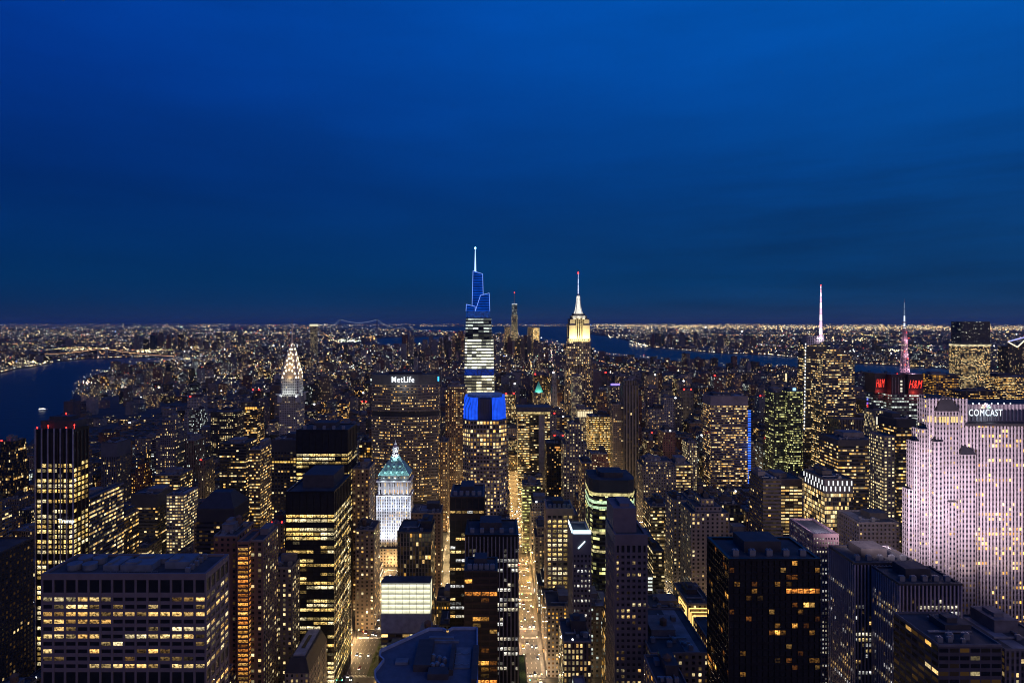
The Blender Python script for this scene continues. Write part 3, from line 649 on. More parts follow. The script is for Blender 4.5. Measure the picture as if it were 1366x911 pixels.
# glowing louvred box in front of the church-like base
def glow_block():
    Y = 441; x0, x1, H = PX(508, Y), PX(574, Y), PZ(779, Y); zc = PZ(819, Y); zb = PZ(845, Y)
    root = empty("office_block", ((x0+x1)/2, Y+17, 0), "block with a glowing cream louvred top storey facing the camera, above a plain grey band", "office block")
    w = (x1-x0)/2
    b = MB(); b.prism(rect(-w, w, -16, -4), 0, zb, style((.12, .11, .11), .4, 1.2, .4, .5, "wide"), 5, 3.8); b.build("wall", [FAC, ROOF], root)
    b = MB(); b.box(-w, w, -16.2, -4, zb, zc-.05); b.box(-.1, .1, -16.35, -16.2, zb, zc-.05); b.build("grey_band", plain("grey_panel", (.3, .3, .31), .6), root)
    b = MB(); b.box(-w+.2, w-.2, -15.4, -4.4, zc, H-.2); b.build("lit_screen", glow("cream_screen", (1, .97, .66), 1.0, .2, .35), root)
    for k in range(7):
        b = MB(); z = zc+(H-zc)*k/6; b.box(-w, w, -16.6, -15.5, z-.18, z+.12, bottom=True); b.build("louvre", plain("louvre_glass", (.55, .56, .45), .4), root)
    b = MB()
    for k in range(8): b.box(-w+k*2*w/7-.1, -w+k*2*w/7+.1, -16.1, -15.5, zc, H)
    b.build("mullion", plain("louvre_glass", (.5, .5, .4), .4), root)
    for k in range(6): 
        b = MB(); z = zc+(H-zc)*(k+.55)/6; b.box(-w+.4, w-.4, -15.75, -15.55, z-.25, z+.25); b.build("light_tube", glow("louvre_tube", (1, .98, .78), 1.5), root)
    b = MB(); b.box(-w, w, -15, -4, H, H+.6); b.build("roof", ROOF, root)
    reg(508, 574, 779, 845, x0, x1, Y, Y+14, "cream glowing block")
glow_block()

# hipped charcoal roof by the wide avenue
def hip_block():
    Y0, Y1, H = 429, 474, 64; x0, x1 = -148, -131
    root = empty("office_block", ((x0+x1)/2, (Y0+Y1)/2, 0), "small pale stone block with charcoal mansard roof and skylight slab, beside the wide avenue", "office block")
    w, d = (x1-x0)/2, (Y1-Y0)/2
    b = MB(); b.prism(rect(-w, w, -d, d), 0, H-9, style((.3, .26, .22), .25, .8, .3, .2, "old"), 3.5, 3.7); b.build("wall", [FAC, ROOF], root)
    b = MB(); b.prism(rect(-w-.3, w+.3, -d-.3, d+.3), H-9, H, NOSTYLE, 9, 9, poly1=rect(-w+3, w-3, -d+3, d-3), m=0, mtop=0); b.build("mansard_roof", plain("slate", (.03, .03, .035), .6), root)
    b = MB(); b.box(-w+4.5, w-4.5, -d+5, d-4, H+.01, H+1.2); b.build("pale_roof_slab", plain("pale_deck", (.28, .28, .3), .7), root)
    b = MB(); b.box(-1.2, 1.2, -9, 9, H+1.21, H+1.5); b.build("skylight", DARKM, root)
    reg(390, 447, 835, 911, x0, x1, Y0, Y1, "charcoal mansard roof")
hip_block()

# ------------------------------------------------------------------ landmark towers
def blank(col): return ((*col, 1), (0, 0, 0, 0), (0, 0, 1, 1))
def spire_tower():
    Y = 1060; k = Y/F; cx = PX(637, Y); root = empty("glass_skyscraper", (cx, Y+20, 0), "tallest tapering glass skyscraper with white-lit floors, blue-lit stepped crown and glowing spire", "skyscraper")
    def P(px): return PX(px, Y)-cx
    def sec(name, ya, yb, xa0, xa1, xb0, xb1, st, kind="ribbon", d=26, mat=None):
        b = MB(); z0, z1 = PZ(ya, Y), PZ(yb, Y); kk = KIND[kind]
        c = 4
        b.prism(chamfer(P(xa0), P(xa1), -d, d, c), z0, z1, st, 9, 5.2, poly1=chamfer(P(xb0), P(xb1), -d, d, c)); return b.build(name, mat or [FAC, ROOF], root)
    gl = (.06, .075, .09)
    W_ = lambda p, br, warm=0.0, rc=.8, h=.62: ((*gl, 1), (p, br*1.35, warm, rc), (.985, h, 1, 1))
    b = MB(); b.prism(chamfer(P(614), P(664), -34, 30, 6), 0, PZ(530, Y), W_(.5, .8), 5, 4.6, poly1=chamfer(P(618), P(660), -28, 28, 5)); b.build("lower_shaft", [FAC, ROOF], root)
    sec("white_lit_floors", 530, 500, 619, 659.5, 619.5, 659, W_(1, .8, -.1, 0))
    sec("blue_band", 500, 492, 619.6, 659, 619.8, 658.7, NOSTYLE, mat=glow("deep_blue_glass", (.0, .05, .5), .4, .7, .4))
    sec("white_lit_floors", 492, 452, 619.8, 658.7, 620.5, 658, W_(1, .9, -.2, 0))
    sec("mechanical_floors", 452, 445, 620.5, 656, 621, 655.8, W_(.3, .4, -.2, .3))
    sec("upper_floors", 445, 424, 621, 655.8, 621.5, 655, W_(.85, .55, -.3, .2, .5))
    sec("blue_floors", 424, 415, 621.5, 653.5, 622, 653, NOSTYLE, d=24, mat=glow("dim_blue_glass", (.01, .09, .5), .42, .6, .25))
    # crown volumes with sloping tops
    cm_, nd, l, bs = newmat("blue_crown_glass", "NONE")
    g = nd.new("ShaderNodeNewGeometry"); sx = nd.new("ShaderNodeSeparateXYZ"); l.new(g.outputs["Position"], sx.inputs[0])
    m1 = nd.new("ShaderNodeMath"); m1.operation = "MULTIPLY"; m1.inputs[1].default_value = 1/4.4; l.new(sx.outputs[2], m1.inputs[0])
    fr = nd.new("ShaderNodeMath"); fr.operation = "FRACT"; l.new(m1.outputs[0], fr.inputs[0])
    nz_ = nd.new("ShaderNodeTexNoise"); nz_.inputs["Scale"].default_value = .09; nz_.inputs["Detail"].default_value = 3; l.new(g.outputs["Position"], nz_.inputs[0])
    rp = nd.new("ShaderNodeMapRange"); rp.inputs[1].default_value = .55; rp.inputs[2].default_value = .9; rp.inputs[3].default_value = .25; rp.inputs[4].default_value = 1.6; l.new(fr.outputs[0], rp.inputs[0])
    mm = nd.new("ShaderNodeMath"); mm.operation = "MULTIPLY"; l.new(rp.outputs[0], mm.inputs[0]); l.new(nz_.outputs[0], mm.inputs[1])
    bs.inputs["Base Color"].default_value = (.01, .03, .1, 1); bs.inputs["Roughness"].default_value = .15
    bs.inputs["Emission Color"].default_value = (.0, .09, .75, 1); l.new(mm.outputs[0], bs.inputs["Emission Strength"])
    edge = glow("blue_edge_light", (.22, .38, 1), 1.5)
    def vol(xa0, xa1, xb0, xb1, ybot, ytl, ytr, y0, y1):
        z0 = PZ(ybot, Y); zl, zr = PZ(ytl, Y), PZ(ytr, Y); b = MB()
        A = [(P(xa0), y0, z0), (P(xa1), y0, z0), (P(xa1), y1, z0), (P(xa0), y1, z0)]; T = [(P(xb0), y0, zl), (P(xb1), y0, zr), (P(xb1), y1, zr), (P(xb0), y1, zl)]
        for i in range(4): j = (i+1) % 4; b.quad([A[i], A[j], T[j], T[i]])
        b.quad(T); b.build("crown_glass", cm_, root)
        for p_, q_ in ((A[0], T[0]), (A[1], T[1]), (T[0], T[1])):
            e = MB(); o_ = (0, -.7, 0); e.bar(Vector(p_)+Vector(o_), Vector(q_)+Vector(o_), .3); e.build("edge_light", edge, root)
    vol(621.8, 634, 622.3, 634, 415, 406, 409, -24, 10); vol(634, 653.5, 641, 652.6, 415, 394, 391, -20, 22); vol(629.3, 645, 630.8, 643.7, 414, 361, 365, -12, 14)
    b = MB(); z0, z1 = PZ(363, Y), PZ(331, Y); b.cyl(P(633.5), 0, z0, z1, 1.7, .55, n=8); b.build("spire", glow("spire_white_blue", (.42, .62, 1), 1.7), root)
    b = MB(); b.cyl(P(633.5), 0, z1, z1+2.2, .5, 1.9, n=8); b.cyl(P(633.5), 0, z1+2.2, z1+4.6, 1.9, .3, n=8); b.build("beacon", glow("beacon_cyan", (.35, .85, 1), 5), root)
    reg(614, 664, 328, 530, P(614)+cx, P(664)+cx, Y-14, Y+50, "blue-crowned spire tower")
spire_tower()

def deco_mast_tower():
    Y = 1790; cx = PX(774, Y); root = empty("stone_skyscraper", (cx, Y+30, 0), "stone skyscraper with setbacks, floodlit yellow-white top tier, tapering white mast and antenna", "skyscraper")
    P = lambda px: PX(px, Y)-cx; Z = lambda py: PZ(py, Y); col = (.3, .26, .22)
    b = MB()
    b.prism(rect(P(742), P(806), -25, 60), 0, Z(585), style(col, .3, 1, .5, .5, "pier"), 4.5, 4); b.prism(rect(P(750), P(798), -15, 45), Z(585), Z(540), style(col, .3, 1, .5, .5, "pier"), 4.5, 4)
    b.prism(rect(P(755.5), P(793), -5, 35), Z(540), Z(488), style(col, .35, 1, .5, .6, "pier"), 4.5, 5); b.build("lower_shaft", [FAC, ROOF], root)
    b = MB(); b.prism(chamfer(P(758.5), P(789.5), -10, 35, 4), Z(488), Z(452), style(col, .62, 1.1, .45, .6, "punch"), 6.2, 7.5); b.build("upper_shaft", [FAC, ROOF], root)
    f = (.42, .38, .3)
    b = MB(); b.prism(chamfer(P(758.7), P(789.3), -9, 34, 9), Z(452), Z(432), style(f, .0, 1, .3, 0, "pier"), 5.5, 44); b.prism(chamfer(P(760), P(788), -6, 31, 9), Z(432), Z(425), style(f, .0, 1, .3, 0, "pier"), 5.5, 16)
    b.build("floodlit_tier", [FAC, ROOF], root)
    for xa, xb in ((760.5, 769), (779, 788)):
        b = MB(); b.box(P(xa), P(xb), -13, 30, Z(451.5), Z(434)); b.box(P(xa)+2, P(xb)-1.5, -11, 28, Z(434), Z(426)); b.build("corner_pier", plain("limestone_lit", f, .8, noise=.1), root)
    for i in range(4):
        b = MB(); x = P(770.2+i*2.5); b.box(x-1, x+1, -12, -9.2, Z(451), Z(424)); b.build("pilaster", plain("limestone_lit", f, .8, noise=.1), root)
    b = MB(); b.prism(chamfer(P(763), P(785), -3, 28, 6), Z(425), Z(421), blank((.12, .12, .13)), 9, 9); b.prism(chamfer(P(765.5), P(782.5), 0, 25, 6), Z(421), Z(418), blank((.1, .1, .12)), 9, 9); b.build("observation_deck", [FAC, ROOF], root)
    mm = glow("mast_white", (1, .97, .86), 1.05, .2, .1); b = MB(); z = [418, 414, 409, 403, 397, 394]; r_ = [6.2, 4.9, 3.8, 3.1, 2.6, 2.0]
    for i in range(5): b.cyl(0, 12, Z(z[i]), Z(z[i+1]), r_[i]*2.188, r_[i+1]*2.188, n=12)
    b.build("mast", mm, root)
    for a in range(4):
        b = MB(); 
        ang = a*math.pi/2+math.pi/4
        for i in range(4): b.bar((math.cos(ang)*r_[i]*2.25, 12+math.sin(ang)*r_[i]*2.25, Z(z[i])), (math.cos(ang)*r_[i+1]*2.25, 12+math.sin(ang)*r_[i+1]*2.25, Z(z[i+1])), 1.1)
        b.build("mast_wing", plain("mast_metal", (.5, .5, .48), .4, .4), root)
    b = MB(); b.cyl(0, 12, Z(394), Z(391), 4.6, 3.2, n=10); b.build("mast_cap", METAL, root)
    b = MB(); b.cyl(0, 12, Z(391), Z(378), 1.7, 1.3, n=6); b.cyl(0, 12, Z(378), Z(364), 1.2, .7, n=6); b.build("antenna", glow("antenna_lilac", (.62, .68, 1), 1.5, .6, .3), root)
    b = MB(); b.cyl(0, 12, Z(364), Z(361.5), 1.8, n=6); b.build("warning_lamp", glow("red_beacon", (1, .03, .02), 6), root)
    for x in (-26, -10, 10, 26):
        spot((cx+x, Y+30-33, Z(459)), (cx+x*.9, Y+30-6, Z(440)), (1, .8, .36), 230000, 95)
    for x in (-16, 0, 16): spot((cx+x, Y+30-12, Z(425.5)), (cx+x*.3, Y+38, Z(414)), (1, .9, .66), 40000, 110)
    spot((cx+50, Y+40, Z(462)), (cx+20, Y+40, Z(440)), (1, .8, .36), 230000, 100)
    reg(757, 792, 361, 560, P(757)+cx, P(792)+cx, Y, Y+90, "floodlit mast tower")
deco_mast_tower()

def arched_crown_tower():
    Y = 1060; k = Y/F; cx = PX(384, Y); root = empty("deco_skyscraper", (cx, Y+22, 0), "silver tower topped by a tapering crown of arches outlined in bright triangular lights", "skyscraper")
    Z = lambda py: PZ(py, Y); w = 15.5; col = (.36, .35, .34)
    b = MB(); b.prism(rect(-w-13, w+22, -w-8, w+8), 0, Z(600), style((.2, .18, .17), .3, 1, .4, .4, "punch"), 3.2, 3.6); b.prism(rect(-w-1.5, w+1.5, -w, w), Z(600), Z(526), style(col, .16, 1.1, .3, .75, "punch"), 3.1, 4.0); b.build("shaft", [FAC, ROOF], root)
    b = MB(); b.prism(chamfer(-w, w, -w, w, 3), Z(526), Z(505), style((.55, .55, .54), .04, .6, .2, .2, "punch"), 3.1, 4.5); b.build("white_lit_tier", [FAC, ROOF], root)
    for sx in (-1, 1):
        for sy in (-1, 1):
            b = MB(); b.box(sx*w-3.5, sx*w+3.5, sy*w-3.5, sy*w+3.5, Z(537), Z(526)); b.bar((sx*w, sy*w, Z(527)), (sx*(w+6), sy*(w+6), Z(526)), .9); b.build("corner_ornament", plain("steel_eagle", (.5, .5, .5), .3, .5), root)
    steel = plain("crown_steel", (.5, .42, .33), .45, .3); tri = glow("triangle_light", (1, .84, .55), 8)
    tm = MB(); tm.quad([(-1.0, 0, -1.3), (1.0, 0, -1.3), (0, 0, 1.8)]); tm = tm.mesh("triangular_light", [tri])
    base = [507, 499, 491, 483.5, 476.5, 470.5, 465.5]; top = [490, 482, 474.5, 468, 462.5, 458.5, 455]; hw = [14.4, 11.8, 9.4, 7.1, 5.1, 3.4, 2.0]; nn = [7, 7, 6, 5, 4, 3, 2]
    for i in range(7):
        z0, z1, r_ = Z(base[i]), Z(top[i]), hw[i]; b = MB(); n = 12
        arc = [(r_*math.cos(math.pi*t/n), z0+(z1-z0)*math.sin(math.pi*t/n)**.8) for t in range(n+1)]
        zb = Z(508) if i == 0 else Z(base[i]+1)
        for swap in (0, 1):
            pt = (lambda x, y, z: (x, y, z)) if not swap else (lambda x, y, z: (y, x, z))
            f = [pt(x, -r_, z) for x, z in arc]; g = [pt(x, r_, z) for x, z in arc]
            b.quad(f + [pt(-r_, -r_, zb), pt(r_, -r_, zb)]); b.quad(g + [pt(-r_, r_, zb), pt(r_, r_, zb)])
            for t in range(n): b.quad([f[t], f[t+1], g[t+1], g[t]])
        b.build("crown_arch", steel, root)
        for t in range(nn[i]):
            a = math.pi*(t+.5)/nn[i]; x = r_*.84*math.cos(a); z = z0+(z1-z0)*.8*math.sin(a); s_ = (1.3-.1*i)
            child("triangular_light", tm, root, (x, -r_-.35, z), (s_, s_, s_))
            child("triangular_light", tm, root, (r_+.35, x, z), (s_, s_, s_), rot=(0, 0, math.pi/2))
    b = MB(); b.cyl(0, 0, Z(457), Z(424), 1.6, .15, n=8); b.build("needle", steel, root)
    for z_ in (505, 490, 476): lamp((cx, Y+22-w-5, Z(z_)), (1, .72, .38), 2000, .2); lamp((cx+w+5, Y+22, Z(z_)), (1, .72, .38), 1700, .2)
    for x in (-11, 0, 11): spot((cx+x, Y+22-w-9, Z(531)), (cx+x, Y+22-w+2, Z(515)), (.95, 1, .95), 9000, 110)
    spot((cx+w+9, Y+22, Z(531)), (cx+w-2, Y+22, Z(515)), (.95, 1, .95), 9000, 110)
    reg(366, 406, 424, 600, cx-w-5, cx+w+8, Y, Y+45, "arch-crowned silver tower")
arched_crown_tower()

def slab_with_sign():
    Y = 860; cx = PX(539, Y); root = empty("octagonal_slab", (cx, Y+15, 0), "broad faceted brown-grey slab with a glowing white name sign on its dark top band", "office tower")
    P = lambda px: PX(px, Y)-cx; Z = lambda py: PZ(py, Y)
    plan = [(P(520), -15), (P(557), -15), (P(584), -6), (P(584), 12), (P(557), 20), (P(520), 20), (P(494), 12), (P(494), -6)]
    col = (.2, .17, .14); st = style(col, .33, 1.05, .6, .7, "ribbon", h=.36, w=.74)
    bands = [(0, 668, 1), (668, 560, 1), (560, 552, 0), (552, 517, 1)]; b = MB()
    zprev = 0
    for top_, lit in ((673, 1), (669, 0), (556, 1), (549, 0), (513, 1)):
        z1 = Z(top_); ins = plan if lit else [(x*.985, y*.93) for x, y in plan]
        b.prism(ins, zprev, z1, st if lit else blank((.04, .04, .04)), 1.9, 4.05); zprev = z1
    b.build("wall", [FAC, ROOF], root)
    b = MB(); b.prism(plan, zprev, Z(500), blank((.12, .115, .11)), 9, 9); b.build("sign_band", [FAC, ROOF], root)
    b = MB(); b.prism([(x*.5, y*.5) for x, y in plan], Z(500), Z(497), blank((.06, .06, .07)), 9, 9); b.build("plant_room", [FAC, ROOF], root)
    lettering("sign_lettering", "MetLife", P(537.5), -15.8, Z(506.5), 30*1.05, 8*1.05, glow("sign_white_strong", (.85, .92, 1), 2.0), root, bold=.008, space=1.15)
    b = MB(); b.box(P(583), P(585), -6.4, -6, Z(509), Z(503)); b.build("sign_mark", glow("sign_blue", (.05, .5, 1), 2), root)
    lamp((cx+P(537.5), Y-12, Z(513)), (.8, .9, 1), 6000, .15)
    for x in (-30, 0, 30): spot((cx+x, Y-8, Z(519)), (cx+x, Y+4, Z(506)), (.9, .95, 1), 700, 120)
    reg(494, 584, 500, 690, P(494)+cx, P(584)+cx, Y, Y+35, "slab with the glowing name sign")
slab_with_sign()

def green_pyramid_tower():
    Y = 760; cx = PX(525, Y); root = empty("beaux_arts_tower", (cx, Y+14, 0), "blue-white floodlit stone tower with ornate green copper pyramid roof and lantern, straddling the avenue", "office tower")
    k = Y/F; Z = lambda py: PZ(py, Y); w = 20.5; d = 14; col = (.46, .44, .42)
    b = MB(); b.prism(rect(-w, w, -d, d), 0, Z(661), ((*col, 1), (.3, .75, .35, .3), (.46, .56, .8, 1)), 2.9, 3.8)
    b.prism(rect(-w+.8, w-.8, -d+.8, d-.8), Z(661)+.01, Z(642), ((*col, 1), (.5, .8, .7, .5), (.5, .6, .9, 1)), 5.4, 8.5); b.build("wall", [FAC, ROOF], root)
    pil = plain("white_stone", (.5, .49, .47), .7, noise=.1)
    for i in range(8):
        b = MB(); x = -w+i*2*w/7; b.box(x-.7, x+.7, -d-.5, -d+.2, 6, Z(661)); b.build("pilaster", pil, root)
    b = MB(); b.box(-w-1, w+1, -d-1, d+1, Z(662), Z(660.4)); b.box(-w-1, w+1, -d-1, d+1, Z(643), Z(641)); b.build("cornice", pil, root)
    for i in range(7):
        b = MB(); x = -w+2.6+i*(2*w-5.2)/6; b.cyl(x, -d-.2, Z(659.5), Z(644), .9, .8, n=8); b.build("column", pil, root)
    b = MB(); b.prism(rect(-w+1.5, w-1.5, -d+1.5, d-1.5), Z(641), Z(634.5), style((.1, .09, .1), .6, .8, .5, .3, "punch"), 4, 5); b.build("attic", [FAC, ROOF], root)
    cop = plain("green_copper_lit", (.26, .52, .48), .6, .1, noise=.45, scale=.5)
    rf = MB(); w0, d0 = w-1, d-1
    lv = [(634.5, 1.0), (627.5, .76), (619.5, .47), (610.5, .22)]
    for (ya, fa), (yb_, fb) in zip(lv, lv[1:]):
        A = rect(-w0*fa, w0*fa, -d0*fa, d0*fa); B = rect(-w0*fb, w0*fb, -d0*fb, d0*fb); rf.prism(A, Z(ya), Z(yb_), NOSTYLE, 9, 9, poly1=B, m=0, mtop=0)
    roof = rf.build("copper_roof", cop, root)
    for row, (py, f, cnt, s_) in enumerate(((631, .9, 4, 1.4), (624, .68, 3, 1.3), (617, .44, 2, .8))):
        for i in range(cnt):
            x = (-1+2*(i+.5)/cnt)*w0*f*.82; b = MB(); y = -d0*f-.4; b.box(x-s_, x+s_, y-.8, y+2.5, Z(py)-.5, Z(py)+s_*1.6); b.cyl(x, y+.8, Z(py)+s_*1.6, Z(py)+s_*2.6, s_, .1, n=6); b.build("dormer", cop, roof)
    for sx in (-1, 1):
        for sy in (-1, 1):
            b = MB(); b.bar((sx*w0, sy*d0, Z(634.5)), (sx*w0*.5, sy*d0*.5, Z(619.5)), .55); b.build("roof_rib", cop, roof)
    b = MB(); b.cyl(0, 0, Z(612), Z(608), 5.2, 4.6, n=8); b.cyl(0, 0, Z(608), Z(600), 3.4, 3.0, n=8); b.cyl(0, 0, Z(600), Z(598.6), 3.8, 3.6, n=8); b.cyl(0, 0, Z(598.6), Z(594), 2.2, 1.6, n=8); b.cyl(0, 0, Z(594), Z(589), 1.1, .1, n=8); b.build("lantern", pil, root)
    b = MB()
    for a in range(8): b.cyl(3.7*math.cos(a*.785), 3.7*math.sin(a*.785), Z(608), Z(600), .35, n=5)
    b.build("lantern_columns", pil, root)
    # base wings with the two road arches
    for xa, xb in ((-w-24, -w-11), (-w-3, w+3), (w+11, w+24)):
        b = MB(); b.prism(rect(xa, xb, -d-6, d+6), 0, 22, style((.4, .36, .31), .3, .9, .5, .3, "old"), 4, 3.8); b.build("base_wing", [FAC, ROOF], root)
    for xa, xb in ((-w-11, -w-3), (w+3, w+11)):
        b = MB(); n = 8; r_ = (xb-xa)/2; xm = (xa+xb)/2
        arc = [(xm-r_*math.cos(math.pi*t/n), 11+r_*math.sin(math.pi*t/n)) for t in range(n+1)]
        for t in range(n): b.quad([(arc[t][0], -d-6, arc[t][1]), (arc[t+1][0], -d-6, arc[t+1][1]), (arc[t+1][0], -d-6, 22), (arc[t][0], -d-6, 22)]); b.quad([(arc[t][0], -d-6, arc[t][1]), (arc[t][0], d+6, arc[t][1]), (arc[t+1][0], d+6, arc[t+1][1]), (arc[t+1][0], -d-6, arc[t+1][1])])
        b.box(xa, xb, -d-5.5, d+6, 21.5, 22.01); b.build("road_arch", plain("portal_stone", (.4, .35, .3), .8), root)
        lamp((cx+xm, Y-5, 12), (1, .8, .5), 7000)
    for x in (-18, -6, 6, 18): spot((cx+x, Y-26, 26), (cx+x, Y-2, 60), (.64, .76, 1), 62000, 110); spot((cx+x, Y-14, 62), (cx+x, Y-1, 88), (.62, .75, 1), 20000, 110)
    for x in (-14, 0, 14): spot((cx+x, Y-9, Z(667)), (cx+x, Y+1, Z(648)), (.75, .83, 1), 8000, 110)
    for x in (-14, 0, 14): spot((cx+x, Y-7, Z(641)), (cx+x*.7, Y+12, Z(622)), (.7, .97, 1), 8500, 110)
    spot((cx+w+9, Y+15, Z(667)), (cx+w-4, Y+19, Z(640)), (.75, .83, 1), 9000, 110)
    spot((cx, Y-3, Z(624)), (cx, Y+14, Z(600)), (.8, .9, 1), 60000, 50); spot((cx+18, Y+4, Z(624)), (cx, Y+14, Z(600)), (.8, .9, 1), 40000, 50)
    spot((cx+w+24, Y+14, 30), (cx+w, Y+14, 75), (.72, .78, 1), 30000, 100)
    reg(501, 550, 589, 770, cx-w-24, cx+w+24, Y-10, Y+50, "green-roofed floodlit tower")
green_pyramid_tower()

def blue_crown_tower():
    Y = 720; cx = PX(646.5, Y); root = empty("octagonal_tower", (cx, Y+22, 0), "octagonal granite tower with a vivid blue glass crown and rows of yellow windows", "office tower")
    P = lambda px: PX(px, Y)-cx; Z = lambda py: PZ(py, Y); col = (.25, .22, .21)
    def oc(a, b_, d=22): return chamfer(P(a), P(b_), -d, d, 9)
    b = MB(); b.prism(rect(P(612), P(679), -24, 26), 0, 40, style((.3, .28, .26), .5, 1, .3, .5, "pier"), 3, 4)
    b.prism(oc(618, 677), 40, Z(640), style((.36, .33, .31), .45, 1, .4, .3, "punch", w=.55, h=.55), 3.6, 4.2); b.prism(oc(617, 676), Z(640), Z(594), style(col, .42, .9, .4, .65, "punch", w=.62, h=.5), 3.6, 4.2)
    b.prism(oc(617, 676), Z(594), Z(561), style(col, .85, 1.15, .45, .8, "punch", w=.66, h=.62), 3.6, 5.0); b.build("wall", [FAC, ROOF], root)
    m, nd, l, bs = newmat("blue_glass_crown", "NONE")
    g = nd.new("ShaderNodeTexCoord"); sx = nd.new("ShaderNodeSeparateXYZ"); l.new(g.outputs["Object"], sx.inputs[0])
    ad = nd.new("ShaderNodeMath"); ad.operation = "ADD"; l.new(sx.outputs[0], ad.inputs[0]); l.new(sx.outputs[1], ad.inputs[1])
    mu = nd.new("ShaderNodeMath"); mu.operation = "MULTIPLY"; mu.inputs[1].default_value = .62; l.new(ad.outputs[0], mu.inputs[0])
    fr = nd.new("ShaderNodeMath"); fr.operation = "FRACT"; l.new(mu.outputs[0], fr.inputs[0])
    rp = nd.new("ShaderNodeMapRange"); rp.inputs[1].default_value = .1; rp.inputs[2].default_value = .5; rp.inputs[3].default_value = .3; rp.inputs[4].default_value = 1.3; l.new(fr.outputs[0], rp.inputs[0])
    nz_ = nd.new("ShaderNodeTexNoise"); nz_.inputs["Scale"].default_value = .2; l.new(g.outputs["Object"], nz_.inputs[0])
    m2 = nd.new("ShaderNodeMath"); m2.operation = "MULTIPLY"; l.new(rp.outputs[0], m2.inputs[0]); m3 = nd.new("ShaderNodeMath"); m3.operation = "ADD"; m3.inputs[1].default_value = .35; l.new(nz_.outputs[0], m3.inputs[0]); l.new(m3.outputs[0], m2.inputs[1])
    bs.inputs["Base Color"].default_value = (.01, .03, .2, 1); bs.inputs["Emission Color"].default_value = (.008, .09, .95, 1); l.new(m2.outputs[0], bs.inputs["Emission Strength"])
    for a, b_, c_, e in ((619, 637, 617.5, 637), (656.5, 672, 656.5, 675)):
        b = MB(); s_ = 1 if a < 640 else -1
        lo = [(P(c_), -21.5+(13 if s_ > 0 else 0)), (P(c_)+(9 if s_ > 0 else 0), -21.5), (P(e)-(9 if s_ < 0 else 0), -21.5), (P(e), -21.5+(13 if s_ < 0 else 0)), (P(e), 20), (P(c_), 20)]
        hi = [(x*.95, y*.95) for x, y in lo]
        b.prism(lo, Z(560), Z(546), NOSTYLE, 9, 9, m=0, mtop=0, top=False); b.prism(lo, Z(546), Z(531), NOSTYLE, 9, 9, poly1=hi, m=0, mtop=0); b.build("blue_glass_wing", m, root)
    b = MB(); b.prism(rect(P(637)+.05, P(656.5)-.05, -16, 19), Z(561), Z(533), blank((.1, .1, .13)), 4, 9); b.build("crown_core", [FAC, ROOF], root)
    for i in range(6):
        b = MB(); x = P(638+i*3.4); b.box(x-.25, x+.25, -16.6, -16, Z(553), Z(534)); b.build("fin", PARAD, root)
    b = MB(); b.prism(chamfer(P(623), P(670), -18, 18, 8), Z(531)-.02, Z(528), NOSTYLE, 9, 9, m=0, mtop=0); b.build("crown_ring", glow("ring_blue", (.05, .12, .6), .22, .6, .6), root)
    reg(615, 678, 528, 700, P(612)+cx, P(679)+cx, Y-2, Y+48, "blue-crowned octagonal tower")
blue_crown_tower()

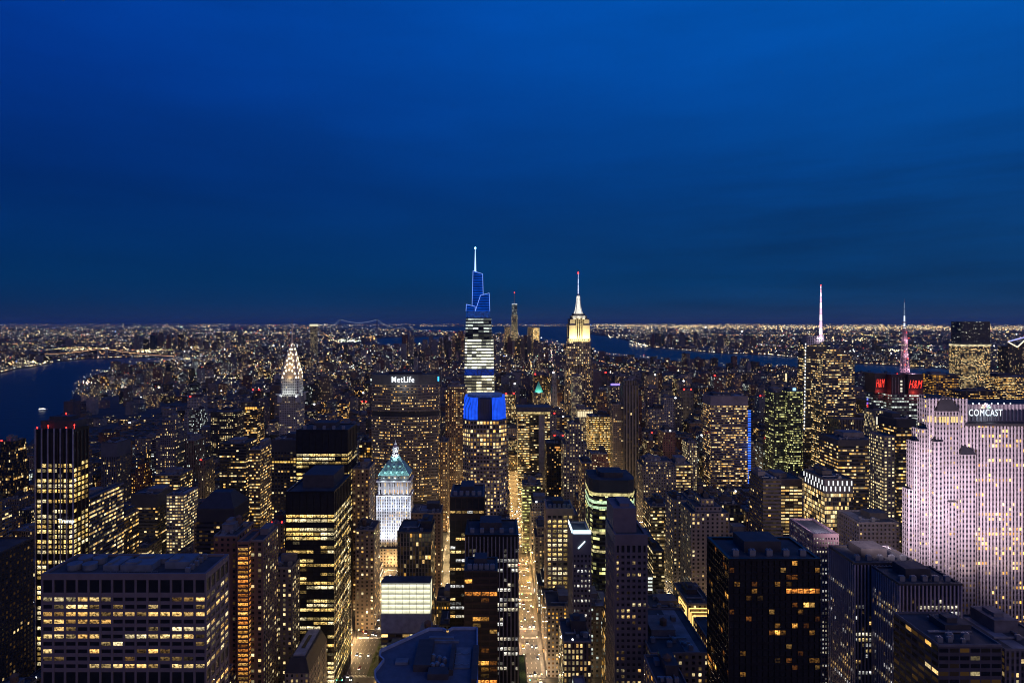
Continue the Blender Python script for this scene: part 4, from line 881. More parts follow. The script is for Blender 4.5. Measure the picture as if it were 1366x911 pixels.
def floodlit_slab():
    Y = 420; cx = 345; root = empty("limestone_slab", (cx, Y+16, 0), "huge limestone slab floodlit pinkish white, stepped at its narrow end, with glowing rooftop sign", "skyscraper")
    P = lambda px, yy=Y: PX(px, yy)-cx; Z = lambda py, yy=Y: PZ(py, yy); col = (.42, .37, .37)
    st = ((*col, 1), (.30, 2.4, .85, .9), (.56, .55, .3, 1)); st2 = ((*col, 1), (.10, 1.2, .6, .3), (.5, .5, .42, 1)); bay, fh = 2.35, 3.35
    x1 = 95
    b = MB(); b.prism(rect(P(1290), x1, -16, 16), 0, Z(565), st, bay, fh); b.build("main_slab", [FAC, ROOF], root)
    b = MB(); b.prism(rect(297-cx, P(1290)-.02, -15.4, -3.5), 0, Z(533), st2, bay, fh); b.prism(rect(312-cx, P(1290)-.02, -3.48, 16.4), 0, Z(533), st2, bay, fh); b.build("end_slab", [FAC, ROOF], root)
    b = MB(); b.prism(rect(P(1290)+.02, x1-3, -9, 16), Z(565)+.01, Z(541), blank((.33, .28, .31)), 2.6, 9); b.build("penthouse_wall", [FAC, ROOF], root)
    for i in range(22):
        x = P(1292)+i*2.6; 
        if x < x1-4: b = MB(); b.box(x-.35, x+.35, -9.6, -9, Z(563), Z(541)); b.build("penthouse_fin", plain("lilac_stone", col, .8, noise=.1), root)
    for xa_, xb_, ty, ya, yb_ in ((292.6, 297, 573, -14, -4), (288.9, 292.58, 590, -12, -4.2), (285.7, 288.88, 655, -11, -4.4)):
        b = MB(); b.prism(rect(xa_-cx, xb_-cx-.02, ya, yb_), 0, Z(ty), st2, 2.2, fh); b.build("stepped_end", [FAC, ROOF], root)
    cap = plain("dark_setback_roof", (.03, .028, .03), .5)
    for pa, pb, ty, out in ((1243, 1254, 588, 2.6), (1278, 1297, 605, 3.2), (1262, 1272, 668, 2.4), (1247, 1277, 548, 1.6)):
        b = MB(); y0 = -16-out
        b.prism(rect(P(pa), P(pb), y0, -15.3), 0, Z(ty), st2, bay, fh); b.build("projecting_bay", [FAC, ROOF], root)
        b = MB(); xm = (P(pa)+P(pb))/2; hh = Z(ty)+ (P(pb)-P(pa))*.62
        q = rect(P(pa)-.3, P(pb)+.3, y0-.3, -14.9); t_ = rect(xm-(P(pb)-P(pa))*.2, xm+(P(pb)-P(pa))*.2, -15.5, -14.9)
        b.prism(q, Z(ty), hh, NOSTYLE, 9, 9, poly1=t_, m=0, mtop=0); b.build("dark_setback_cap", cap, root)
    # vertical piers standing proud of the long front
    pm = plain("lilac_stone", col, .8, noise=.1); b = MB(); nb = round((x1-P(1290))/bay)
    for i in range(nb+1): x = P(1290)+i*(x1-P(1290))/nb; b.box(x-.42, x+.42, -16.45, -15.98, 0, Z(567))
    b.build("pier_frame", pm, root)
    b = MB(); nb = round((P(1290)-297+cx)/bay)
    for i in range(nb+1): x = 297-cx+i*(P(1290)-297+cx)/nb; b.box(x-.42, x+.42, -15.85, -15.38, 0, Z(533)+.8)
    b.build("pier_frame", pm, root)
    # the bright double-height floor
    for i, px in enumerate((1239, 1242.2, 1245.4, 1251.5, 1255, 1258.5, 1262, 1267, 1270.4, 1273.8, 1280.5, 1284.2)):
        b = MB(); b.box(P(px)-.55, P(px)+.55, -17.9, -17.75, Z(563), Z(555)) if 1244 < px < 1276 else b.box(P(px)-.55, P(px)+.55, -15.6, -15.5, Z(563), Z(555)); b.build("tall_lit_window", glow("tall_window_amber", (1, .7, .25), 1.1), root)
    b = MB(); b.box(P(1288), x1+.4, -17.2, -9.7, Z(568), Z(564.6)); b.build("roof_terrace", cap, root)
    # sign on the roof terrace
    sx = P(1321)
    b = MB()
    for i in range(9): b.bar((P(1299+i*5.6), -11.4, Z(563)), (P(1299+i*5.6), -11.4, Z(549)), .12)
    b.build("sign_frame", METAL, root)
    lettering("sign_lettering", "COMCAST", sx, -12, Z(552), 45*.513, 8.6*.513*1.05, glow("comcast_white", (.78, .9, 1), 1.7), root, bold=0, ext=.2, space=1.15)
    for i, c in enumerate(((1, .75, .1), (1, .35, .05), (.9, .08, .1), (.45, .2, .8), (.1, .4, 1), (.1, .8, .3))):
        a = math.radians(168-i*31.2); bx, bz = sx, Z(545.4); tip = (bx+2.9*math.cos(a), bz+2.9*math.sin(a)*1.0); b = MB()
        pts = []
        for t in range(9):
            ph = 2*math.pi*t/9; rr = .62; pts.append((tip[0]+rr*math.cos(ph), -12.2, tip[1]+rr*math.sin(ph)))
        b.quad(pts)
        nx, nz2 = -math.sin(a)*.5, math.cos(a)*.5; b.quad([(bx+math.cos(a)*.5, -12.19, bz+math.sin(a)*.5), (tip[0]+nx, -12.19, tip[1]+nz2), (tip[0]-nx, -12.19, tip[1]-nz2)])
        b.build("emblem_feather", glow("feather_%d" % i, tuple(.45+.55*v for v in c), 2.0), root)
    lamp((cx+sx, Y+16-17, Z(561)), (.7, .85, 1), 900, .15)
    for i in range(9):
        b = MB(); x = P(1292+i*8.5); b.cyl(x, -8.6, Z(541), Z(541)+.9, .3, n=6); b.build("roof_lamp", glow("roof_lamp_white", (.9, .95, 1), 3), root)
    PK = (.98, .78, .95)
    for k in range(9): spot((222+k*24, 366, 174), (262+k*24 if k < 3 else 252+k*24, Y, 196), PK, (330000, 320000, 240000, 120000, 56000, 30000, 20000, 16000, 16000)[k], 120, radius=1.5)
    spot((255, 405, 150), (289, 428, 175), PK, 42000, 110, radius=1.5); spot((262, 408, 188), (297, 426, 215), PK, 26000, 110, radius=1.5)
    for k in range(5): spot((318+k*18, 404, 128), (322+k*18, Y, 150), (1, .72, .6), 5000, 120, radius=1)
    reg(1203, 1400, 532, 860, P(1203)+cx, x1+cx, Y-4, Y+34, "pale floodlit slab")
floodlit_slab()

def sloped_glass_tower():
    Y = 1150; cx = PX(1100, Y); root = empty("crystalline_skyscraper", (cx, Y+25, 0), "faceted glass skyscraper with slanted roof planes and a white-pink lit spire", "skyscraper")
    P = lambda px: PX(px, Y)-cx; Z = lambda py: PZ(py, Y); g = (.07, .08, .09)
    def wedge(nm, lo, hi, z0, zs, st):
        b = MB(); n = len(lo); o = R.randrange(3000); v0 = 0
        for i in range(n):
            j = (i+1) % n; L = math.dist(lo[i], lo[j]); nb = max(1, round(L/3.4)); za, zb_ = zs[i], zs[j]
            b.quad([(*lo[i], z0), (*lo[j], z0), (*hi[j], zb_), (*hi[i], za)], [(o, 0), (o+nb, 0), (o+nb, (zb_-z0)/4.3), (o, (za-z0)/4.3)], st, 0); o += 80
        b.quad([(*hi[i], zs[i]) for i in range(n)], m=1); b.build(nm, [FAC, ROOF], root)
    st = ((*g, 1), (.3, .95, .35, 1.0), (.96, .45, 1, 1))
    wedge("west_crystal", rect(P(1073), P(1103), -25, 20), [(P(1077), -19), (P(1101), -22), (P(1103), 16), (P(1080), 16)], 0, [Z(462), Z(455), Z(448), Z(452)], st)
    wedge("east_crystal", rect(P(1103.2), P(1118), -28, 24), [(P(1103.2), -22), (P(1113), -20), (P(1116), 20), (P(1103.2), 20)], 0, [Z(460), Z(466), Z(464), Z(457)], st)
    e = MB(); A = Vector((P(1077)-.5, -19.5, Z(458))); B = Vector((P(1073)-.5, -25.5, Z(575)))
    for i in range(26): a = A.lerp(B, i/26); c = A.lerp(B, (i+.55)/26); e = MB(); e.bar(a, c, .8); e.build("edge_light", glow("edge_dash", (.9, .95, 1), 1.1), root)
    b = MB()
    for i in range(10): b.bar((P(1078+i*2.4), -21, Z(462-i*.6)), (P(1078+i*2.4), -21, Z(448)), .3)
    for i in range(4): b.bar((P(1078), -21, Z(450+i*3)), (P(1101), -21, Z(448+i*3)), .3)
    b.build("roof_screen", plain("screen_steel", (.5, .45, .5), .5), root)
    sm = [glow("spire_pink", (1, .55, .75), 1.4), glow("spire_white", (1, .85, 1), 1.8)]
    zz = [456, 446, 437, 428, 419, 411, 403, 396, 390, 385, 381]
    for i in range(10):
        b = MB(); r0 = 3.2-i*.26; b.cyl(PX(1095, 1175)-cx, 0, PZ(zz[i], 1175), PZ(zz[i+1], 1175)-.8, r0, r0-.25, n=6); b.build("spire", sm[i % 2], root)
    b = MB(); b.cyl(PX(1095, 1175)-cx, 0, PZ(381, 1175), PZ(380, 1175), 1.2, n=6); b.build("warning_lamp", glow("red_beacon", (1, .03, .02), 6), root)
    lamp((cx+P(1095), Y+2, Z(452)), (1, .8, .9), 16000, 2)
    reg(1072, 1120, 380, 570, P(1073)+cx, P(1118)+cx, Y-3, Y+50, "slant-roofed spire tower")
sloped_glass_tower()
tower("office_tower", "grey stepped office tower with long yellow ribbon windows, against the slant-roofed spire tower", "office tower", 1100, 1140, 480, 1040, 45, 575, style((.17, .17, .18), .5, 1, .45, .75, "ribbon"), "ribbon", "grey ribbon tower", steps=((5, 3, 4, 472), (12, 10, 6, 466)))

def antenna_tower():
    Y = 1080; cx = PX(1205, Y); root = empty("billboard_tower", (cx, Y+28, 0), "office tower with two red letter signs on its dark cube top and a lattice antenna", "skyscraper")
    P = lambda px: PX(px, Y)-cx; Z = lambda py: PZ(py, Y)
    b = MB(); b.prism(rect(P(1190), P(1232), -28, 12), 0, Z(526), ((.12, .12, .13, 1), (.62, .75, -.3, .8), (.82, .5, 1, 1)), 4.2, 5.0); b.build("wall", [FAC, ROOF], root)
    b = MB(); b.prism(chamfer(P(1176), P(1190)-.1, -10, 24, 5), 0, Z(528), ((.12, .12, .13, 1), (.55, .7, -.3, .8), (.85, .45, 1, 1)), 3.2, 5.0); b.build("rounded_corner_wing", [FAC, ROOF], root)
    dk = plain("dark_cube_panel", (.035, .022, .03), .5)
    b = MB(); b.box(P(1212), P(1231.5), -27.5, 10, Z(526), Z(499)); b.box(P(1176), P(1192), -9, 22, Z(526), Z(499)); b.box(P(1192), P(1212), -22, 10, Z(526), Z(500)); b.build("sign_cube", dk, root)
    b = MB()
    for i in range(5): b.box(P(1193)+i*5.2, P(1193)+i*5.2+.5, -22.6, -22, Z(526), Z(504))
    b.build("cube_fin", METAL, root)
    red = glow("red_letters", (1, .05, .03), 1.6)
    for x, y, w_, h_, rz in ((P(1220.5), -28.2, 18*1.32, 10.5*1.32, 0), (P(1182.5), -9.8, 11.5*1.32, 11*1.32, 0)):
        lettering("sign_lettering", "H&M", x, y, Z(513), w_, h_, red, root, rz, shear=.35, bold=0, ext=.3, space=1.12)
    for i, py in enumerate((509, 513.5, 518.5, 522)):
        b = MB(); b.box(P(1205)-1.6, P(1205)+1.6, -23, -22.6, Z(py)-1.6, Z(py)+1.6); b.build("lit_mark", glow("mark_cream", (1, .95, .75), .9), root)
    lamp((cx+P(1221), Y-6, Z(524)), (1, .08, .05), 7000, .15); lamp((cx+P(1183), Y+12, Z(524)), (1, .08, .05), 5000, .15)
    MX = PX(1206.5, Y+26)-cx
    lat = plain("antenna_steel", (.5, .36, .4), .5, .4); segs = [(498, 478, 5.2), (478, 458, 3.8), (458, 438, 2.9)]
    for za, zb_, r_ in segs:
        b = MB(); z0, z1 = Z(za), Z(zb_)
        for sx in (-1, 1):
            for sy in (-1, 1): b.bar((sx*r_, sy*r_-2, z0), (sx*r_*.75, sy*r_*.75-2, z1), .45)
        nseg = 5
        for k in range(nseg):
            a, c = z0+(z1-z0)*k/nseg, z0+(z1-z0)*(k+1)/nseg
            for sy in (-1, 1): b.bar((-r_, sy*r_-2, a), (r_, sy*r_-2, c), .3); b.bar((r_, sy*r_-2, a), (-r_, sy*r_-2, c), .3); b.bar((-r_, sy*r_-2, a), (r_, sy*r_-2, a), .35)
        b.build("lattice_mast", lat, root).location.x = MX
    b = MB(); 
    for py in (457, 446, 437, 431): b.cyl(0, -2, Z(py), Z(py)+1.6, 5 if py > 440 else 3.4, n=10)
    b.build("antenna_ring", lat, root).location.x = MX
    for i, py in enumerate((438, 429, 420, 411)): b = MB(); b.cyl(0, -2, Z(py), Z(py-8), 1.5-.2*i, 1.4-.2*i, n=6); b.build("antenna_tube", glow("tube_white" if i < 2 else "tube_dim", (.75, .85, 1) if i < 2 else (.3, .4, .6), 1.3 if i < 2 else .5), root).location.x = MX
    b = MB(); b.cyl(0, -2, Z(403), Z(398), .5, .2, n=5); b.build("antenna_tip", lat, root).location.x = MX
    for px, py in ((0, 467), (4, 452), (-4, 470), (2, 480), (-2, 488), (16, 500), (-17, 500), (0, 444)):
        b = MB(); b.cyl(px+MX, -8, Z(py), Z(py)+1.2, .6, n=6); b.build("warning_lamp", glow("red_beacon", (1, .03, .02), 6) if py % 2 == 0 else glow("lamp_pink", (1, .6, .75), 3), root)
    for z_ in (495, 475, 455): lamp((cx+MX+7, Y+14, Z(z_)), (1, .6, .75), 9000, 1)
    reg(1172, 1234, 398, 590, P(1176)+cx, P(1232)+cx, Y, Y+56, "red-lettered antenna tower")
antenna_tower()

def simple(name, label, cat, noun, px0, px1, yb, Y, parts, depth=40):
    """parts: (part name, px0, px1, y bottom, y top, inset front, depth, style or material, kind)"""
    cx = PX((px0+px1)/2, Y); root = empty(name, (cx, Y+depth/2, 0), label, cat); yt = 999
    for nm, a, b_, y0, y1, inf, dp, st, kd in parts:
        b = MB(); z0 = 0 if y0 is None else PZ(y0, Y); z1 = PZ(y1, Y); yt = min(yt, y1); k = KIND.get(kd or "punch")
        if isinstance(st, tuple): b.prism(rect(PX(a, Y)-cx, PX(b_, Y)-cx, -depth/2+inf, -depth/2+inf+dp), z0, z1, st, k[0], k[1]); b.build(nm, [FAC, ROOF], root)
        else: b.box(PX(a, Y)-cx, PX(b_, Y)-cx, -depth/2+inf, -depth/2+inf+dp, z0, z1); b.build(nm, st, root)
    reg(px0, px1, yt, yb, PX(px0, Y), PX(px1, Y), Y, Y+depth, noun)
    return root, cx
G_ = (.05, .06, .08)
r, cx = simple("glass_skyscraper", "dark glass tower rising above the horizon at far right, lit only in its lower half", "skyscraper", "dark horizon tower", 1281, 1323, 545, 2000,
    [("lower_shaft", 1281, 1321, None, 462, 0, 50, ((*G_, 1), (.6, 1.0, .3, .6), (.8, .6, 1, 1)), "punch"), ("lit_terrace", 1281, 1322, 462, 459.5, -1, 52, glow("terrace_light", (1, .85, .5), .8, .6, .08), None),
     ("upper_shaft", 1284, 1322, 459.5, 429, 4, 46, ((.03, .045, .09, 1), (.06, 1.0, -.2, .2), (.8, .5, 1, 1)), "punch")], 52)
r, cx = simple("glass_skyscraper", "dark tower at the right edge with a white V of light and violet line", "skyscraper", "V-lit tower", 1344, 1372, 500, 2200,
    [("shaft", 1345, 1372, None, 462, 0, 45, ((.04, .04, .06, 1), (.14, 1, .3, .3), (.7, .5, 1, 1)), "punch")], 45)
Y = 2200
for (a, b_, c) in (((1344.5, 456), (1357, 463), (1, .85, .6)), ((1357, 463), (1370, 451), (1, .85, .6)), ((1345, 455.5), (1370, 449), (.45, .45, 1))):
    m_ = MB(); m_.bar((PX(a[0], Y)-cx, -23, PZ(a[1], Y)), (PX(b_[0], Y)-cx, -23, PZ(b_[1], Y)), 1.5); m_.build("light_line", glow("vline%.1f" % c[2], c, 1.4), r)
m_ = MB(); m_.quad([(PX(1344.5, Y)-cx, -22, PZ(456, Y)), (PX(1357, Y)-cx, -22, PZ(463, Y)), (PX(1345, Y)-cx, -22, PZ(463, Y))]); m_.quad([(PX(1357, Y)-cx, -22, PZ(463, Y)), (PX(1370, Y)-cx, -22, PZ(451, Y)), (PX(1370, Y)-cx, -22, PZ(463, Y))]); m_.build("angled_crown", DARKM, r)
tower("office_tower", "bright yellow-windowed tower cut by the right edge, behind the floodlit slab's sign", "office tower", 1337, 1385, 503, 1500, 50, 560, style((.1, .1, .11), .8, 1.05, .55, .85, "ribbon"), "ribbon", "yellow edge tower")
simple("glass_skyscraper", "distant slim tower with red-tipped antenna on the horizon, right of the tall spire tower", "skyscraper", "distant slim tower", 681, 692, 452, 5600,
    [("shaft", 681.8, 691, None, 440, 0, 60, ((.1, .1, .12, 1), (.6, .95, .2, .8), (.8, .6, 1, 1)), "grid"), ("middle_shaft", 682.3, 690.4, 440, 420, 3, 50, ((.1, .1, .12, 1), (.45, .9, .0, .9), (.85, .6, 1, 1)), "grid"), ("upper_shaft", 682.8, 690, 420, 406, 5, 44, ((.1, .12, .14, 1), (.4, .8, -.3, .9), (.95, .6, 1, 1)), "grid"), ("lit_rim", 682.9, 689.9, 406, 405, 5, 44, glow("rim_pale", (.8, .9, 1), .7), None),
     ("antenna", 685.9, 686.7, 406, 391, 20, 6, METAL, None), ("antenna_beacon", 685.9, 686.7, 391, 389.6, 18, 9, glow("red_beacon", (1, .03, .02), 6), None)], 60)
simple("office_tower", "distant brightly lit yellow block on the horizon, right of the slim antenna tower", "office tower", "distant yellow block", 706, 720, 452, 5400,
    [("shaft", 711, 719.5, None, 437, 0, 60, ((.3, .28, .2, 1), (1.0, 1.2, .5, 0), (.9, .85, 1, 1)), "grid"), ("dark_wing", 704, 711, None, 436.5, 5, 60, ((.1, .1, .1, 1), (.5, .9, .5, .2), (.6, .5, 1, 1)), "grid")], 60)
simple("office_tower", "distant cluster block with sparkling yellow windows, left of the slim antenna tower", "office tower", "distant sparkling block", 672, 682, 452, 5350,
    [("shaft", 673, 681, None, 436, 0, 60, ((.12, .12, .1, 1), (.6, 1, .5, .2), (.6, .6, 1, 1)), "grid")], 60)
simple("apartment_tower", "distant white-topped tower on the left horizon, across the far shore", "tower", "white-topped distant tower", 413, 423, 446, 5200, [("shaft", 413.5, 422, None, 435, 0, 40, ((.1, .1, .12, 1), (.4, .8, .0, .2), (.6, .5, 1, 1)), "grid"), ("lit_cap", 413, 422.5, 435, 432.6, -2, 44, glow("cap_cream", (1, .92, .6), 1.0), None)], 40)

r = tower("office_tower", "pale concrete slab with yellow ribbon floors and a blue light strip down its right edge", "office tower", 948, 998, 529, 1000, 38, 660, style((.25, .22, .24), .5, .95, .5, .7, "ribbon"), "ribbon", "blue-striped pale slab", blank=14, acs=3)
for i in range(34):
    b = MB(); z = PZ(548+i*3.3, 1000); b.box(-1, 3.8, -.3, 0, z-1.1, z+.9); o = b.build("blue_light_bar", glow("led_blue", (.03, .14, 1), 1.9), r); o.location = (PX(998, 1000)-PX(973, 1000)+.6, -19.2, 0)
lamp((PX(1003, 1000), 990, PZ(600, 1000)), (.1, .25, 1), 9000, 2)
r = tower("glass_tower", "curved dark glass tower with green-yellow lit floors and a small blue roof sign", "glass tower", 1052, 1073, 522, 1050, 40, 640, style((.05, .07, .05), .5, .9, .3, .8, "ribbon", tint=.6), "glass", "green-lit glass tower", plan=lambda a, b_, c, d: [(a, c+4), (a+8, c), (b_-4, c+1), (b_, c+5), (b_, d), (a, d)], dark=True)
b = MB(); b.box(-6.5, -1, -20.5, -20.1, PZ(521, 1050), PZ(517.5, 1050)); b.build("blue_sign", glow("sign_skyblue", (.3, .6, 1), 2), r)
tower("glass_tower", "dark faceted wing with green ribbon lights, joined to the left of the green-lit glass tower", "glass tower", 1032, 1051.5, 524, 1062, 34, 640, style((.04, .06, .05), .34, .8, .3, .8, "ribbon", tint=.6), "ribbon", "green ribbon wing", dark=True)
r, cx = simple("portal_tower", "dark block framed by two bright yellow window columns with a plain grey fin between", "office tower", "portal-lit block", 688, 736, 640, 1000,
    [("left_window_column", 691, 706, None, 552, 0, 30, style((.1, .09, .08), .95, 1.1, .4, .7, "ribbon"), "ribbon"), ("dark_recess", 706.1, 718.9, None, 555, 8, 22, style((.05, .05, .06), .22, .9, .3, .5, "ribbon"), "ribbon"),
     ("grey_fin", 719, 727, None, 553, 3, 26, plain("grey_fin_stone", (.2, .2, .22), .8), None), ("right_window_column", 727.1, 733.5, None, 552, 0, 30, style((.1, .09, .08), .95, 1.05, .4, .7, "ribbon"), "ribbon"),
     ("lit_top_floor", 690, 734, 552, 549.5, -.5, 31, glow("top_floor_yellow", (1, .75, .3), .7, .8, .3), None), ("top_band", 689, 735, 549.5, 543, -1, 32, plain("dark_top_band", (.06, .06, .07), .7), None)], 30)
tower("office_tower", "squat tower glowing with dense yellow windows, below the floodlit mast tower", "office tower", 786, 815, 556, 1150, 36, 610, style((.12, .1, .06), 1.0, 1.05, .55, .3, "ribbon"), "ribbon", "dense yellow tower", dark=True)
tower("stone_tower", "stone block with a floodlit cream colonnade at its top, under the floodlit mast tower", "office block", 770, 791, 546, 1250, 30, 560, style((.35, .3, .24), .9, 1.0, .3, .1, "old"), "old", "cream-topped block")
tower("office_tower", "slim grey tower with vertical light strips, standing in front of the floodlit mast tower", "office tower", 763.5, 776.5, 502, 1500, 30, 600, ((.22, .2, .22, 1), (.55, .75, .0, .2), (.4, .7, .6, 1)), "pier", "light-striped slim tower")
tower("stone_tower", "dark slim tower with three black vertical stripes, right of the floodlit mast tower", "office tower", 832, 852, 514, 1100, 34, 720, ((.17, .16, .17, 1), (.02, .7, .3, .2), (.45, 1, .2, 1)), "wide", "black-striped slim tower", dark=True, steps=((2, 2, 3, 508),))
tower("stone_tower", "brown shoulder tower with sparse lights, flanking the black-striped slim tower on its left", "office tower", 818, 831, 540, 1110, 30, 720, style((.2, .17, .16), .2, .9, .5, .3, "punch"), "punch", "brown shoulder tower")
tower("glass_tower", "curved green-glass tower with two bands of bright greenish floors near its dark top", "glass tower", 788, 849, 640, 560, 40, 745, style((.05, .06, .055), .34, .95, .3, .9, "ribbon", h=.6, tint=.6), "ribbon", "curved green-glass tower", plan=lambda a, b_, c, d: [(a+2.5, c+3), (a+8, c), (b_-8, c-1.5), (b_-2.5, c+2), (b_, c+9), (b_-1, d), (a+1, d), (a, c+10)], dark=True, blank=13)
tower("brown_tower", "brown masonry tower with gridded small yellow windows, just left of the blue-crowned tower", "office tower", 594, 622, 520, 950, 40, 690, style((.2, .13, .1), .5, .85, .55, .2, "punch"), "punch", "brown gridded tower", steps=((3, 3, 3, 516),))
tower("brown_tower", "dark brown building with orange speckled windows, tucked beside the name-sign slab", "office tower", 584.5, 597, 590, 880, 30, 700, style((.17, .11, .08), .55, .8, .6, .3, "punch"), "punch", "orange-speckled building")
tower("glass_tower", "checker-topped tower with staggered white light boxes around its roof and warm floors below", "glass tower", 1100, 1138, 640, 560, 38, 735, style((.1, .09, .09), .75, .95, .35, .75, "glass"), "glass", "checker-topped tower", blank=12, dark=True)
tower("office_tower", "wide dark tower with many thin yellow floors, right of the checker-topped tower", "office tower", 1118, 1178, 588, 700, 42, 720, style((.07, .065, .07), .62, .95, .5, .85, "ribbon"), "ribbon", "thin-floored dark tower", dark=True, blank=5)
tower("office_tower", "narrow white-dotted tower with square windows, left of the floodlit slab", "office tower", 1179, 1194, 583, 640, 26, 760, style((.14, .13, .13), .75, .95, .0, .1, "punch", w=.5, h=.5), "punch", "white-dotted narrow tower", shed=False, acs=0)
r = tower("stone_tower", "pale stone hotel-like block with arched rooftop crown and paired windows, behind the golden corner", "office block", 922, 973, 684, 560, 34, 790, style((.3, .26, .24), .2, .75, .4, .3, "old"), "old", "arched-crown stone block", steps=((5, 6, 3, 676), (6, 6, 3, 668)), tank=True)
r = tower("corner_building", "corner building outlined with golden light strings above the shopping avenue", "shop building", 917, 950, 806, 500, 40, 860, style((.4, .33, .2), .3, .9, .6, .3, "old"), "old", "golden outlined corner")
gold = glow("golden_string", (1, .62, .18), 1.9)
cx_, H_ = (PX(950, 500)-PX(917, 500))/2, PZ(806, 500)
for i in range(3):
    for (p_, q_) in (((-cx_+1.2+i*1.5, H_-3-i*3), (cx_-1.2-i*1.5, H_-3-i*3)), ((-cx_+1.2+i*1.5, H_-3-i*3), (-cx_+1.2+i*1.5, 8)), ((cx_-1.2-i*1.5, H_-3-i*3), (cx_-1.2-i*1.5, 8))):
        b = MB(); b.bar((p_[0], -20.5, p_[1]), (q_[0], -20.5, q_[1]), .28); b.build("light_string", gold, r)
        b = MB(); b.bar((-cx_-.5, -19.5+(p_[0]+cx_)*1.1, p_[1]), (-cx_-.5, -19.5+(q_[0]+cx_)*1.1, q_[1]), .28); b.build("light_string", gold, r)
for y_ in (500, 520, 540): lamp((PX(917, 500)-6, y_, 20), (1, .65, .25), 9000)
tower("old_block", "block with blank blue-grey side wall and yellow window column, left of the arched-crown stone block", "office block", 898, 921, 668, 640, 30, 745, style((.2, .2, .24), .3, .9, .4, .2, "old"), "old", "blue-grey walled block")
tower("office_block", "low block with one bright greenish floor under its roof, behind the plum slab", "office block", 868, 900, 676, 720, 36, 720, style((.12, .12, .1), .5, 1, .3, .8, "ribbon"), "ribbon", "green-floored low block")
tower("brick_tower", "red-brown brick tower with a bright orange window column, behind the drum-roofed block", "apartment tower", 285, 316, 716, 430, 30, 911, style((.24, .12, .08), .1, .7, .4, .1, "old"), "old", "red-brown brick tower", tank=True)
r = relief("apartment_tower", "narrow brick tower face whose every window glows orange or yellow like a ladder", "apartment tower", 316, 332, 722, 426, 26, 911, 8, [(2, 1.2, 'm')] + [(1.3, 1.9, 'w')]*60, .8, W_BRICK, 1.0, "orange", "R", "orange ladder tower", br=.85, rowrate=1, seed=201, proud=.5, zmin=5)
tower("brick_tower", "brown brick tower with pairs of small white windows, right of the orange ladder tower", "apartment tower", 332.5, 351, 722, 430, 30, 911, style((.2, .13, .1), .25, .8, .2, .1, "old"), "old", "paired-window brick tower")
tower("stone_tower", "grey-brown flat-faced tower with columns of tiny white windows, next to the black avenue slab", "apartment tower", 354, 390, 758, 470, 30, 911, style((.17, .14, .13), .4, .9, .1, .0, "old"), "old", "tiny-windowed tower", tank=True)
tower("apartment_tower", "pale slab with bright white square windows, one yellow column and a blank right wall", "apartment tower", 222, 245, 661, 700, 34, 740, style((.25, .24, .24), .75, 1.0, .1, .3, "punch", w=.7), "punch", "white-windowed pale slab", shed=False)
tower("office_block", "dark office block with one long yellow lit floor, left of the white-windowed pale slab", "office block", 175, 210, 660, 720, 36, 735, style((.05, .05, .06), .16, 1, .4, .9, "ribbon"), "ribbon", "one-floor-lit dark block", dark=True, blank=14)
tower("office_block", "brown-glass office block with yellow floors behind the drum-roofed block", "office block", 133, 162, 692, 620, 30, 740, style((.14, .1, .05), .55, .8, .6, .9, "ribbon"), "ribbon", "brown-glass block")
tower("office_tower", "slab with slanting bright white and yellow floors seen edge-on, right of the bronze tower", "office tower", 100, 112, 668, 560, 60, 745, style((.13, .12, .13), .6, 1.0, .3, .9, "ribbon"), "ribbon", "edge-on ribbon slab")
tower("stone_tower", "slim tower with pale blank flank and black upper part, above the one-floor-lit dark block", "office tower", 135, 156, 591, 900, 34, 660, style((.12, .12, .14), .08, .9, .4, .2, "pier"), "pier", "pale-flanked slim tower", dark=True, blank=20)
tower("office_tower", "stepped grey tower with dotted window rows and lit top floors, above the yellow ribbon block", "office tower", 208, 233, 575, 950, 38, 650, style((.15, .14, .16), .25, 1, .25, .8, "punch"), "punch", "dotted grey tower", steps=((3, 3, 3, 568), (3, 3, 3, 561)))
tower("office_block", "dark block with stacked yellow ribbon floors below the dotted grey tower", "office block", 207, 240, 634, 800, 34, 660, style((.08, .07, .07), .55, 1, .4, .8, "ribbon"), "ribbon", "yellow ribbon block")
tower("office_tower", "black box tower with two rows of small white windows, left of the arch-crowned silver tower", "office tower", 281, 316, 550, 1200, 40, 600, style((.04, .04, .045), .3, 1, .1, .95, "punch"), "punch", "white-rowed black box", dark=True)
tower("office_tower", "dark curved tower with glowing ends of floors and an orange-lit roof band behind", "office tower", 326, 343, 545, 1150, 36, 600, style((.05, .05, .05), .42, 1, .6, .9, "ribbon"), "ribbon", "orange-floored curved tower", dark=True)
tower("office_tower", "black office slab with a few long yellow floors, centre left, behind the hip-roofed dark house", "office tower", 293, 328, 592, 860, 40, 700, style((.05, .05, .055), .3, 1, .45, .9, "ribbon"), "ribbon", "long-floored black slab", dark=True)
tower("brown_tower", "narrow brown slab with yellow window rows, right beside the long-floored black slab", "office tower", 333, 347, 600, 800, 60, 720, style((.13, .09, .08), .5, .9, .5, .8, "ribbon"), "ribbon", "yellow-sided brown slab")
tower("office_tower", "dark grid-windowed tower with one golden row, just left of the fluted black tower", "office tower", 362, 395, 588, 700, 34, 680, style((.06, .06, .065), .32, .9, .4, .8, "punch", w=.6), "punch", "golden-row grid tower", dark=True, blank=12)
tower("hip_roofed_house", "squat black building with a bluish hipped roof, above the brick towers", "office block", 262, 312, 680, 560, 34, 715, style((.05, .045, .05), .16, .9, .5, .8, "ribbon"), "ribbon", "squat black building", dark=True, blank=10)
